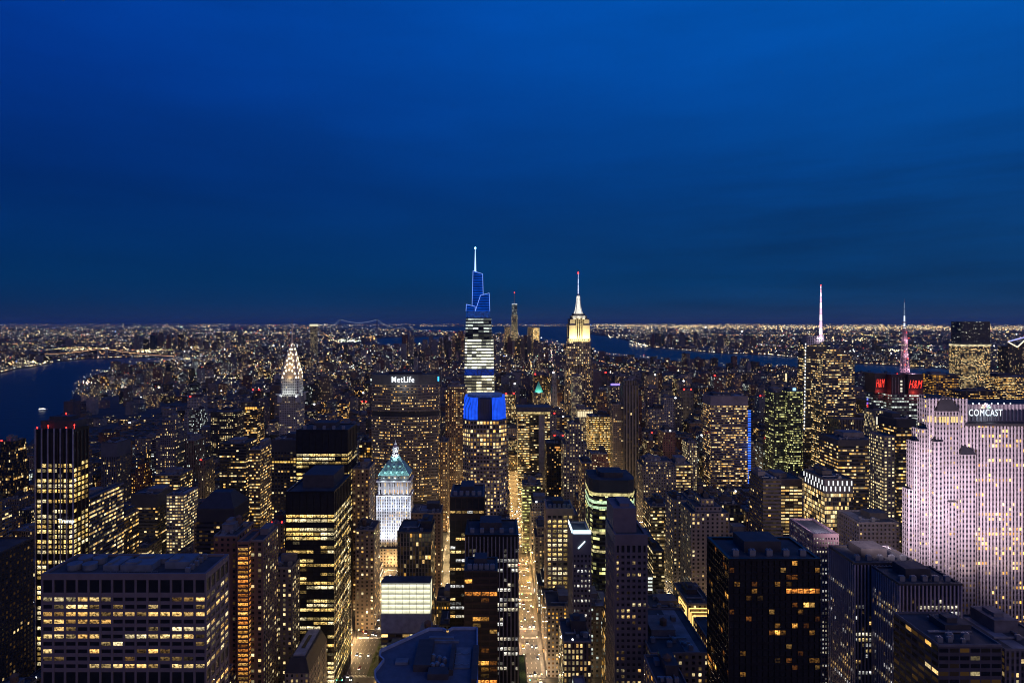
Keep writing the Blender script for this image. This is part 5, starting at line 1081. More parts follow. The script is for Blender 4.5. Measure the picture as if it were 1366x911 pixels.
tower("masonry_tower", "brown masonry block with stepped corner, between the black towers and the green-roofed tower", "office block", 470, 492, 626, 640, 34, 730, style((.22, .15, .11), .3, .7, .5, .2, "old"), "old", "brown stepped-corner block", tank=True)
tower("office_block", "dark louvred block directly behind the cream glowing block", "office block", 530, 575, 711, 520, 34, 780, ((.17, .14, .13, 1), (.14, .9, .5, .8), (.7, .82, .5, 1)), "pier", "louvred dark block", dark=True, shed=True)
tower("masonry_block", "low brown masonry block between the green-roofed tower and the red-lamped slab", "office block", 548, 588, 685, 650, 30, 720, style((.17, .12, .09), .1, .8, .5, .2, "old"), "old", "low brown masonry block", acs=4)
tower("masonry_block", "small pale old block at the left foot of the green-roofed tower", "office block", 474, 499, 708, 600, 30, 770, style((.2, .16, .14), .4, .8, .4, .2, "old"), "old", "small pale old block", tank=True)
tower("glass_tower", "slim black tower with a bronze glow at its roof, right of the portal-lit block", "glass tower", 729, 752, 592, 900, 30, 655, style((.03, .028, .03), .2, .9, .6, .2, "punch"), "punch", "bronze-glow black tower", dark=True, blank=4)
tower("stone_tower", "grey tower with pinnacled setbacks and gridded white windows, in front of the dense yellow tower", "office tower", 752, 783, 592, 850, 36, 670, style((.2, .18, .18), .45, .9, .2, .4, "old"), "old", "pinnacled grey tower", steps=((4, 4, 3, 578), (4, 4, 3, 566)))
tower("office_block", "narrow lit office block with greenish floors at the start of the bright avenue's right side", "office block", 697, 722, 648, 800, 30, 670, style((.12, .12, .1), .6, .9, .35, .8, "ribbon", tint=.5), "ribbon", "greenish avenue block")
tower("office_block", "brown block with lit window rows and grey roof, left of the curved green-glass tower", "office block", 776, 790, 618, 700, 30, 690, style((.2, .14, .12), .5, .85, .45, .3, "punch"), "punch", "grey-roofed brown block")
tower("office_block", "broad grey masonry block with a rounded mechanical roof, in front of the black-striped slim tower", "office block", 858, 902, 622, 820, 40, 665, style((.18, .17, .17), .3, .8, .4, .3, "punch"), "punch", "rounded-roof grey block", steps=((4, 4, 4, 616),))
tower("office_block", "low block with a bright cream top floor, left of the blue-striped pale slab", "office block", 900, 924, 620, 830, 34, 660, style((.15, .12, .1), .65, 1, .4, .8, "ribbon"), "ribbon", "cream-floored low block")
tower("office_tower", "dark stepped block with balconies of grey ribs, left of the checker-topped tower", "office block", 1018, 1042, 640, 640, 36, 700, style((.1, .09, .11), .06, .8, .4, .3, "ribbon"), "ribbon", "grey-ribbed dark block", dark=True)
tower("office_block", "block of bright yellow office floors between the grey-ribbed block and the checker-topped tower", "office block", 1036, 1070, 640, 740, 36, 690, style((.15, .13, .12), .8, .95, .4, .6, "wide"), "wide", "bright-floored block", blank=7)
tower("office_block", "broad dark low roof block with a ribbed facade, behind the thin-floored dark tower", "office block", 1120, 1185, 560, 1000, 50, 590, ((.14, .12, .12, 1), (.05, .8, .4, .3), (.5, .9, .5, 1)), "pier", "ribbed low block")
tower("office_block", "grey blind-walled block with square window grid, under the floodlit slab's foot", "office block", 1146, 1200, 698, 520, 34, 750, style((.15, .13, .14), .08, .7, .4, .2, "punch"), "punch", "blind-walled grey block")
tower("office_block", "pale block with bright lit louvres at its top, left of the floodlit slab", "office block", 1168, 1190, 548, 900, 30, 590, ((.3, .28, .24, 1), (.4, .9, .1, .2), (.5, .8, .5, 1)), "pier", "bright-louvred pale block")
tower("office_block", "dark box with yellow ribbon floor, squeezed between the red-lettered tower and the floodlit slab", "office block", 1196, 1222, 560, 720, 36, 700, style((.04, .04, .05), .4, 1, .5, .9, "ribbon"), "ribbon", "squeezed dark box", dark=True, blank=8)
r = tower("stone_tower", "broad grey building with orange-glowing floor below its square top, right of the red-lettered tower", "office tower", 1246, 1279, 500, 1400, 40, 540, ((.13, .11, .12, 1), (.6, .7, 1.2, .5), (.8, .4, .6, 1)), "wide", "orange-floored grey building")
tower("office_tower", "dark building with a scatter of amber windows above the floodlit slab's roof", "office tower", 1282, 1335, 522, 1250, 40, 545, style((.06, .05, .06), .3, .8, .7, .8, "ribbon"), "ribbon", "amber-scattered dark building", dark=True)
r = tower("warehouse_block", "low dark block with sloping blue-grey roof and faint lit bands, bottom right corner", "office block", 1252, 1336, 862, 300, 34, 911, style((.12, .10, .11), .12, .8, .5, .9, "wide"), "wide", "blue-grey roofed low block", shed=True, acs=6)
tower("office_tower", "vertical-ribbed tower cut by the bottom right corner", "office tower", 1341, 1420, 868, 330, 40, 911, ((.2, .17, .18, 1), (.25, .9, .3, .6), (.5, .6, .35, 1)), "pier", "corner ribbed tower")
tower("loft_block", "low block with duct-cluttered roof at the bottom, between plum slab and black glass tower", "office block", 868, 947, 872, 385, 60, 911, style((.2, .17, .15), .3, .9, .4, .2, "old"), "old", "cluttered low roof", acs=8, tank=True)
tower("office_block", "stepped low block with two rows of bright square windows, beside the shopping avenue", "office block", 866, 922, 826, 500, 40, 850, style((.17, .14, .12), .85, 1, .2, .3, "wide", w=.6), "wide", "bright-rowed stepped block", steps=((3, 3, 6, 815),), acs=4)
tower("masonry_tower", "blue-lit masonry tower with a crown of violet lamps, left of the black-striped tower", "apartment tower", 813, 828, 516, 1700, 30, 550, style((.12, .11, .14), .3, .9, .2, .2, "punch"), "punch", "violet-lamped tower")
b = MB(); b.box(-12, 14, -15.5, -15, PZ(514, 1700), PZ(511.5, 1700)); b.build("violet_lamp_row", glow("violet", (.25, .18, 1), 2), bpy.data.objects[[o.name for o in bpy.data.objects if o.get("label", "").startswith("blue-lit masonry")][0]])
r = tower("stone_tower", "stone block with a small glowing green pyramid roof, left of the floodlit mast tower", "office tower", 711, 727, 524, 1900, 34, 545, style((.3, .26, .2), .7, 1, .4, .2, "old"), "old", "small green pyramid roof", shed=False, acs=0)
b = MB(); H_ = PZ(524, 1900); b.prism(rect(-14, 14, -13, 13), H_, H_+34, NOSTYLE, 9, 9, poly1=rect(-.5, .5, -.5, .5), m=0, mtop=0); b.build("pyramid_roof", plain("green_copper", (.10, .42, .34), .5), r)
spot((PX(719, 1900), 1893, H_+2), (PX(719, 1900), 1915, H_+16), (.6, 1, .8), 25000, 120)
tower("cinema_block", "low block with stacked red and violet glowing screens, left below the red-lettered antenna tower", "shop building", 1155, 1173, 534, 1120, 30, 560, style((.1, .08, .08), .2, .9, .4, .2, "punch"), "punch", "screen-fronted block")
r = [o for o in bpy.data.objects if o.get("label", "").startswith("low block with stacked red")][0]
for nm, za, zb_, c in (("red_screen", 546, 539.5, (1, .04, .05)), ("violet_screen", 539, 536.5, (.35, .12, 1)), ("blue_screen", 534, 531, (.15, .2, 1))):
    b = MB(); b.box(-11, 11 if za > 540 else 9, -16.2, -15.6, PZ(za, 1120), PZ(zb_, 1120)); b.build(nm, glow(nm, c, 1.1, .6, .25), r)

tower("office_tower", "almost unlit black building at the left edge, beside the bronze tower's foot", "office tower", -110, -14, 745, 420, 40, 911, style((.035, .03, .03), .04, .9, .6, .3, "punch"), "punch", "unlit black edge building", dark=True)
def podium():
    x0, x1, Y0, Y1, H = 17.2, 23.4, 436, 500, 29; root = empty("terrace_podium", ((x0+x1)/2, (Y0+Y1)/2, 0), "low terrace podium with small planted trees at the foot of the vertical-piered tower", "podium")
    w, d = (x1-x0)/2, (Y1-Y0)/2; b = MB(); b.prism(rect(-w, w, -d, d), 0, H, ((.3, .27, .24, 1), (.1, .8, .4, .3), (.5, .8, .4, 1)), 3, 4); b.build("wall", [FAC, ROOF], root)
    b = MB(); b.box(-w, w, -d, -d+.5, H, H+1.2); b.box(w-.5, w, -d+.5, d, H, H+1.2); b.build("parapet", W_TAN, root)
    b = MB(); b.box(-w+.5, w-1, -d+3, d-3, H, H+1.0); b.build("planter", plain("planter_hedge", (.05, .08, .025), .9, noise=.6, scale=.8), root)
    reg(665, 704, 900, 911, x0, x1, Y0, Y1, "planted podium")
    for y_ in (445, 470, 492): lamp((x1-1, y_, H+5), (1, .8, .4), 500)
podium()

def addglow(prefix, nm, mat, boxes, light=None):
    ro = [o for o in bpy.data.objects if str(o.get("label", "")).startswith(prefix)][0]
    for (px0, px1, ya, yb, Y_, dy) in boxes:
        b = MB(); x_ = ro.location.x; y_ = ro.location.y; b.box(PX(px0, Y_)-x_, PX(px1, Y_)-x_, Y_+dy-y_-.3, Y_+dy-y_, PZ(ya, Y_), PZ(yb, Y_)); b.build(nm, mat, ro)
RB = glow("red_beacon", (1, .03, .02), 6)
addglow("dark slab with red-lamped", "red_lamp", glow("roof_red", (1, .12, .06), 2.5), [(619, 622, 656, 654.3, 515, 0), (624, 625.4, 656, 654.3, 516, 0), (606, 607.5, 657, 655, 512, 0)])
ro = [o for o in bpy.data.objects if str(o.get("label", "")).startswith("curved green-glass")][0]
pl_ = (lambda a, b_, c, d: [(a+2.5, c+3), (a+8, c), (b_-8, c-1.5), (b_-2.5, c+2), (b_, c+9), (b_-1, d), (a+1, d), (a, c+10)])(PX(788, 560)-ro.location.x, PX(849, 560)-ro.location.x, -20, 20)
for ya, yb_, c_, k_ in ((661.5, 657.5, (1, .85, .35), .7), (672, 668, (.7, 1, .6), .9), (679, 675.5, (.7, 1, .6), .8), (712, 709, (1, .85, .4), .6), (737, 734, (1, .85, .4), .7)):
    b = MB(); b.prism([(x*1.006, y*1.008) for x, y in pl_], PZ(ya, 560), PZ(yb_, 560), NOSTYLE, 9, 9, m=0, mtop=0); b.build("lit_floor", glow("floor_%d" % int(ya), c_, k_, .75, .35), ro)
addglow("slim black tower with a bronze", "bronze_light", glow("bronze_light", (1, .42, .1), .9, .4, .3), [(740, 747, 597.5, 595.5, 900, -.1), (742, 745, 601, 599, 900, -.1)])
addglow("pale block with bright lit louvres", "lit_louvre", glow("louvre_white", (1, .95, .75), 1.2), [(1169+i*2.6, 1170.6+i*2.6, 566, 556, 900, -.2) for i in range(8)])
addglow("stone block with a floodlit cream", "glowing_colonnade", glow("colonnade_cream", (1, .82, .5), 1.1), [(770.5+i*2.3, 772.2+i*2.3, 556, 548.5, 1250, -.2) for i in range(9)])  # cream strips glow by themselves, imitating floodlight on a colonnade
addglow("dark curved tower with glowing", "orange_band", glow("orange_band", (1, .45, .08), 1.6), [(327+i*3.3, 329.5+i*3.3, 545.5, 543, 1150, -.2) for i in range(5)])
addglow("dark grid-windowed tower", "golden_row", glow("golden_row", (1, .6, .12), 1.1), [(363+i*3.6, 365.4+i*3.6, 617, 615, 700, -.1) for i in range(9)])
simple("lit_shore_tower", "tall slim tower glowing white on the far river shore, left of the slant-roofed spire tower", "tower", "white shore tower", 1066, 1071, 476, 5300,
    [("shaft", 1066.5, 1070.5, None, 456, 0, 26, ((.2, .2, .2, 1), (.2, 1, .2, .2), (.6, .5, 1, 1)), "grid"), ("lit_face", 1067, 1070, 476, 457, -1, 1, glow("shore_white", (1, .95, .7), 1.3, .4, .05), None)], 26)
simple("lit_shaft_tower", "short slender shaft glowing yellow among dark blocks, above the green-lit glass tower", "tower", "yellow-lit shaft", 1046, 1051, 514, 2900,
    [("shaft", 1046.5, 1050.5, None, 497, 0, 14, ((.2, .18, .15, 1), (.2, 1, .2, .2), (.6, .5, 1, 1)), "grid"), ("lit_face", 1047.4, 1049.6, 513, 498, -1, 1, glow("shaft_yellow", (1, .8, .42), 1.2, .3, .1), None)], 14)

# staggered light boxes on the checker-topped tower
r = [o for o in bpy.data.objects if o.get("label", "").startswith("checker-topped")][0]
lb = MB(); lb.box(-.45, .45, -.2, .2, -2.1, 2.1); lbm = lb.mesh("light_box", [glow("lightbox_white", (.95, .98, 1), 1.3)])
hw_ = (PX(1138, 560)-PX(1100, 560))/2; H_ = PZ(640, 560)
for i in range(12): child("light_box", lbm, r, (-hw_+1.5+i*(2*hw_-3)/11, -19.3, H_-3 if i % 2 else H_-8))
for i in range(14): child("light_box", lbm, r, (-hw_-.3, -18+i*36/13, H_-3 if i % 2 else H_-8), rot=(0, 0, math.pi/2))
r = [o for o in bpy.data.objects if o.get("label", "").startswith("squat black building")][0]
hw_, H_ = (PX(312, 560)-PX(262, 560))/2, PZ(680, 560); b = MB(); b.prism(rect(-hw_, hw_, -17, 17), H_+1.2, H_+13, NOSTYLE, 9, 9, poly1=rect(-hw_*.5, hw_*.5, -5, 5), m=0, mtop=0); b.build("hipped_roof", plain("slate", (.03, .03, .035), .6), r)

# ------------------------------------------------------------------ the other blocks of the city
WALLS = [("brown brick", (.2, .13, .1)), ("tan brick", (.26, .2, .15)), ("grey stone", (.2, .19, .19)), ("dark glass", (.04, .045, .055)), ("pale stone", (.3, .27, .25)),
         ("red brick", (.22, .1, .075)), ("charcoal", (.07, .065, .07)), ("white brick", (.34, .33, .33)), ("plum stone", (.18, .14, .16))]
def ap(x0, x1, y0, y1, H, base=0):
    pxs = [CX+F*x/y for x in (x0, x1) for y in (y0, y1)]; return min(pxs), max(pxs), CY-F*(H-CH)/(y1 if H < CH else y0), CY+F*(CH-base)/y0
lots = []
roads = [(a[1]-a[3], a[1]+a[3], a[4], a[5]) for a in AVES]
axs = sorted([(a[1], a[3]) for a in AVES if a[0] not in ("side_avenue",)]) 
axs = [(-1020, 10)] + axs + [(1550, 14), (1820, 14), (2100, 10)]
def build_lots():
    rg = random.Random(99)
    for (xa, wa), (xb, wb) in zip(axs, axs[1:]):
        X0, X1 = xa+wa+1, xb-wb-1
        for k in range(-3, 38):
            ya, yb = 432+80*k+7, 432+80*(k+1)-7
            if yb < 290: continue
            far = ya > 1500; mid = (ya+yb)/2
            for (yy0, yy1) in ((ya, mid-.5), (mid+.5, yb)):
                x = X0
                while x < X1-6:
                    w = rg.uniform(14, 34) if not far else rg.uniform(17, 38)
                    if X1-(x+w) < 10: w = X1-x
                    lots.append((x, x+w-.6, yy0, yy1-rg.uniform(0, 4))); x += w
build_lots()
axs_fill = random.Random(55)
for xa_, xb_, ys, ye in ((17.5, 45, 1254, 3450), ):
    y = ys
    while y < ye: d_ = axs_fill.uniform(24, 38); lots.append((xa_, xb_-1, y, y+d_-2)); y += d_
def lot_height(x, y, rg):
    t = rg.random()
    core = math.exp(-((x-150)/520)**2)*(1 if y < 1500 else .7)
    if y < 1500: h = 18+rg.lognormvariate(3.45, .6)*(.6+.9*core)
    elif y < 2300: h = 14+rg.lognormvariate(3.4, .7)*(.7+.6*core)
    else: h = 12+rg.lognormvariate(3.0, .7)
    if -740 < x < -500 and y < 1500 and t < .16: h += rg.uniform(40, 90)
    if x < -760: h = min(h, 28)
    if t > .9: h *= 1.7
    return min(h, 165)
rg = random.Random(3); gen = []
for (x0, x1, y0, y1) in lots:
    cx, cy = (x0+x1)/2, (y0+y1)/2
    pxa, pxb, _, _ = ap(x0, x1, y0, y1, 50)
    if pxb < -30 or pxa > 1396: continue
    if CY+F*CH/y1*1 < 0: continue
    if any(h["x0"]-2 < x1 and h["x1"]+2 > x0 and h["y0"]-2 < y1 and h["y1"]+2 > y0 for h in HAND): continue
    if any(r0-1 < x1 and r1+1 > x0 and q0 < y1 and q1 > y0 for r0, r1, q0, q1 in roads): continue
    if wet(np.array([x0, x1, x0, x1]), np.array([y0, y0, y1, y1])).any(): continue
    H = lot_height(cx, cy, rg)
    for h in HAND:
        if y0 < h["Y"]+1 and pxa < h["px1"]+1 and pxb > h["px0"]-1:
            lim = CH-(h["yb"]-3-CY)*y0/F
            if H > lim: H = lim
    ycap = 496+max(0, 1700-y0)*.05
    if y0 < 620: ycap = 800
    elif y0 < 900: ycap = 660
    elif y0 < 1300: ycap = 570
    H = min(H, max(12, CH-(ycap-CY)*y0/F) + (rg.uniform(-25, 0)))
    if H < 9:
        if CY+F*(CH-9)/y0 > 930: continue
        H = rg.uniform(9, 13)
    gen.append(dict(x0=x0, x1=x1, y0=y0, y1=y1, H=H))
# which of them show, nearest first
GW, GH = 683, 456; occ = np.zeros((GH, GW), bool)
allb = [dict(g, g=i) for i, g in enumerate(gen)] + [dict(x0=h["x0"], x1=h["x1"], y0=h["y0"], y1=h["y1"], H=CH-(h["yt"]-CY)*h["Y"]/F, px=(h["px0"], h["px1"], h["yt"])) for h in HAND]
allb.sort(key=lambda b: b["y0"])
for b in allb:
    a, c, t, bt = ap(b["x0"], b["x1"], b["y0"], b["y1"], b["H"])
    if "px" in b: a, c, t = b["px"]
    sx = slice(max(0, int(a/2)), max(0, min(GW, int(c/2)+1))); sy = slice(max(0, int(t/2)), min(GH, int(bt/2)))
    sub = occ[sy, sx]; b["vis"] = int(sub.size-sub.sum()); sub[:] = True
    if "g" in b: gen[b["g"]]["vis"] = b["vis"]; gen[b["g"]]["pc"] = ((a+c)/2, t, c-a)
vis = sorted([g for g in gen if g["vis"] > 0 and 0 < g["pc"][0] < 1366 and g["pc"][1] < 905], key=lambda g: -g["vis"])
N_IND = 300-len(HAND)+8
pick_ = vis[:N_IND]; ids = {id(g) for g in pick_}; rest_ = [g for g in gen if id(g) not in ids]

def district(x, y):
    k = max(1, y/3000); u, v = x/(420*k), math.log(y)*5.5
    return .5+.5*math.sin(u*1.9+1.3*math.sin(v*1.3+.7))*math.sin(v*1.7+1.1*math.sin(u*1.1))
def gstyle(rg, g):
    name, col = rg.choice(WALLS); tall = g["H"] > 60
    f = rg.uniform(.75, 1.15); col = tuple(v*f for v in col)
    glass = name in ("dark glass", "charcoal")
    kind = rg.choice(["ribbon", "glass", "pier"]) if glass else rg.choice(["punch", "punch", "old", "pier", "wide"])
    p = min(.8, max(.02, rg.lognormvariate(-2.0, .8))); warm = rg.choice([-.3, .0, .1, .3, .45, .6, .8]); rc = rg.uniform(.3, .95) if glass else rg.uniform(0, .4)
    st = style(col, p, rg.uniform(.65, 1.1), warm, rc, kind)
    dd = district((g["x0"]+g["x1"])/2, g["y0"])
    if g["y0"] > 4500: dd *= .45
    if g["y0"] > 1500: st = (st[0], (st[1][0]*(.15+1.1*dd), st[1][1]*(.8+.5*dd), *st[1][2:]), st[2])
    if g["y0"] > 1300: st = (st[0], st[1], (max(st[2][0], .5), max(st[2][1], .5), st[2][2], 1))
    return name, kind, p, warm, st
used = {}
anch = [h for h in HAND]
def glabel(g, wname, p, warm, tank, steps):
    X, t, w = g["pc"]; noun = "tower" if g["H"] > 75 else ("block" if g["H"] > 26 else "low building")
    size = "slim" if w < 14 else ("broad" if w > 42 else "mid-sized")
    lit = "hardly any lit windows" if p < .09 else "a few lit windows" if p < .2 else "scattered lit windows" if p < .4 else "many bright windows"
    cand = sorted(anch, key=lambda h: abs((h["px0"]+h["px1"])/2-X)+.6*abs((h["yt"]+min(h["yb"], 911))/2-t))[:6]
    opts = []
    for h in cand:
        hx = (h["px0"]+h["px1"])/2; hw = (h["px1"]-h["px0"])/2
        rel = "left of" if X < hx-hw else "right of" if X > hx+hw else ("behind" if g["y0"] > h["Y"] else "in front of")
        if rel in ("left of", "right of") and t > min(h["yb"], 911): rel = "below and " + rel
        opts.append((rel, h["noun"]))
    for rel, noun2 in opts:
        for extra in ("", " and a water tank" if tank else " and no tank", " and setbacks" if steps else " and a plain top"):
            l = f"{size} {wname} {noun} with {lit}{extra}, {rel} the {noun2}"
            if len(l.split()) <= 16 and l not in used: used[l] = 1; return l, noun
    l = f"{size} {wname} {noun} with {lit}, {opts[0][0]} the {opts[0][1]}"; used[l] = used.get(l, 0)+1
    return l, noun
SHOPS = [glow("shop_gold", (1, .68, .28), 1.6, .7, .25), glow("shop_cream", (1, .88, .62), 1.8, .7, .3), glow("shop_white", (.85, .93, 1), 1.8, .7, .3), glow("shop_amber", (1, .5, .15), 1.4, .7, .25), glow("shop_white", (.85, .93, 1), 1.8)]
rg = random.Random(17)
NEARLIT = lambda g: any(abs((g["x0"]+g["x1"])/2-a) < 60 for a in (31, -60, 189)) and g["y0"] < 1500
for g in sorted(pick_, key=lambda g: g["y0"]):
    wname, kind, p, warm, st = gstyle(rg, g); tank = kind in ("punch", "old") and rg.random() < .5 and g["y0"] < 1300; steps = g["H"] > 40 and rg.random() < .5
    lb_, noun = glabel(g, wname, p, warm, tank, steps)
    nm = {"tower": "city_tower", "block": "city_block", "low building": "low_building"}[noun]
    if NEARLIT(g): st = (st[0], (max(st[1][0], .35), *st[1][1:]), st[2])
    cx, cy, H = (g["x0"]+g["x1"])/2, (g["y0"]+g["y1"])/2, g["H"]; w, d = (g["x1"]-g["x0"])/2, (g["y1"]-g["y0"])/2
    root = empty(nm, (cx, cy, 0), lb_, {"tower": "tower", "block": "office block", "low building": "low building"}[noun], "city blocks between the named towers")
    k = KIND[kind]; b = MB(); r = [-w, w, -d, d]; z = H
    if steps:
        n_ = rg.choice([1, 2, 2, 3]); zs = [H*(1-.09*n_*rg.uniform(.8, 1.5))]; b.prism(rect(*r), 0, zs[0], st, k[0], k[1])
        for i in range(n_):
            zn = zs[0]+(H-zs[0])*(i+1)/n_; q = .1+.08*rg.random(); r = [r[0]+w*2*q*rg.random(), r[1]-w*2*q*rg.random(), r[2]+d*2*q*.6, r[3]-d*q*.5]
            b.prism(rect(*r), z if False else (zs[0] if i == 0 else zl)+.01, zn, st, k[0], k[1]); zl = zn
        z = zl
    else: b.prism(rect(*r), 0, H, st, k[0], k[1])
    b.build("wall", [FAC, ROOFL if rg.random() < .2 else ROOF], root)
    near = g["y0"] < 1200
    if near:
        for xa, off in ((31, 11), (189, 14), (-60, 9), (-107, 28.5), (467, 16)):
            for sg in (-1, 1):
                xe = g["x1"] if sg < 0 else g["x0"]
                if abs(xe-(xa+sg*off)) < 4.5:
                    s_ = MB(); X_ = w if sg < 0 else -w
                    s_.box(*sorted((X_, X_-sg*.35)), -d+.6, d-.6, .5, rg.uniform(3.6, 5.5)); s_.build("shopfront", rg.choice(SHOPS), root)
                    s_ = MB(); s_.box(*sorted((X_, X_-sg*1.4)), -d+.4, d-.4, 5.6, 5.9, bottom=True); s_.build("canopy", PARAD, root)
    roof_set(root, *r, z, rg, rg.random() < .5, True, tank, acs=3 if near else 0)
    t_ = rg.random()
    if H > 75 and t_ < .2:
        for xx in (-.8, .8)[:rg.choice([1, 2])]: b = MB(); b.cyl(xx*w*.8, -d*.8, z+1, z+1+.0016*g["y0"]*1.2, .0011*g["y0"], n=6); b.build("warning_lamp", RB, root)
    elif t_ > .9: b = MB(); b.cyl(rg.uniform(-.6, .6)*w, -d*.9, z+1, z+1+.0018*g["y0"], .0013*g["y0"], n=6); b.build("roof_lamp", glow("roof_lamp_bright", (.95, .97, 1), 5), root)

def mass(name, items, cellmul=1.0, seed=1):
    rg = random.Random(seed); b = MB()
    for g in items:
        _, kind, p, warm, st = gstyle(rg, g); k = KIND[kind]; D = g["y0"]; mulc = max(1, D/2200*cellmul)
        H = g["H"]; r = [g["x0"], g["x1"], g["y0"], g["y1"]]
        if H > 35 and rg.random() < .5:
            z1 = H*rg.uniform(.7, .9); b.prism(rect(*r), 0, z1, st, k[0]*mulc, k[1]*mulc)
            w = r[1]-r[0]; d = r[3]-r[2]; r2 = (r[0]+w*.15*rg.random(), r[1]-w*.2*rg.random(), r[2]+d*.1, r[3]-d*.15); b.prism(rect(*r2), z1+.01, H, st, k[0]*mulc, k[1]*mulc); r = r2
        else: b.prism(rect(*r), 0, H, st, k[0]*mulc, k[1]*mulc)
        w = r[1]-r[0]; d = r[3]-r[2]
        if D < 4200:
            x = r[0]+w*rg.uniform(.15, .5); y = r[2]+d*.4; b.prism(rect(x, x+w*.35, y, y+d*.4), H+.01, H+rg.uniform(3, 6), NOSTYLE, 9, 9, mtop=1)
            b.box(r[0], r[1], r[2], r[2]+.5, H, H+1.1, m=2)
    return b.build(name, [FAC, ROOF, PARA])
far = []
rg = random.Random(5)
def add_far(x, y, w, d, h):
    if abs(CX+F*x/y-683) > 740: return
    far.append((x, y, w, d, h))
while len(far) < 1500:
    y = rg.uniform(1350, 3500); x = rg.choice([rg.uniform(-3200, -1035), rg.uniform(2115, 3300)])
    far.append((x, y, rg.uniform(16, 36), rg.uniform(16, 36), rg.lognormvariate(3.0, .6) if rg.random() < .85 else rg.uniform(40, 80)))
while len(far) < 10800:
    y = math.exp(rg.uniform(math.log(3450), math.log(26000))); x = (rg.uniform(-40, 1410)-CX)/F*y
    sc = max(1, y/5000); w, d = rg.uniform(18, 50)*sc**.7, rg.uniform(18, 50)*sc**.7
    h = rg.lognormvariate(2.75, .45)
    manh = -1900 < x-(y-3400)*-.12 < 1700 and y < 6800
    if manh and rg.random() < .12: h += rg.uniform(15, 60)
    if 4700 < y < 6400 and -800 < x < 420 and rg.random() < .4: h += rg.uniform(50, 185)      # downtown
    if 6200 < y < 7600 and -3900 < x < -2900 and rg.random() < .35: h += rg.uniform(40, 170)   # across the east river
    if 6800 < y < 8600 and 1500 < x < 3000 and rg.random() < .22: h += rg.uniform(40, 170)    # across the west river
    if rg.random() < .012: h += rg.uniform(30, 80)
    add_far(x, y, w, d, h)
fx = np.array([f[0] for f in far]); fy = np.array([f[1] for f in far]); wt = wet(fx, fy) | wet(fx+40, fy) | wet(fx-40, fy) | wet(fx, fy+60) | wet(fx, fy-60)
far_items = [dict(x0=f[0]-f[2]/2, x1=f[0]+f[2]/2, y0=f[1]-f[3]/2, y1=f[1]+f[3]/2, H=f[4]) for f, q in zip(far, wt) if not q]
o = mass("distant_buildings", rest_ + far_items, 1.0, 23); o["kind"] = "stuff"
tag(o, "carpet of small distant city buildings with tiny lit windows reaching to the horizon")

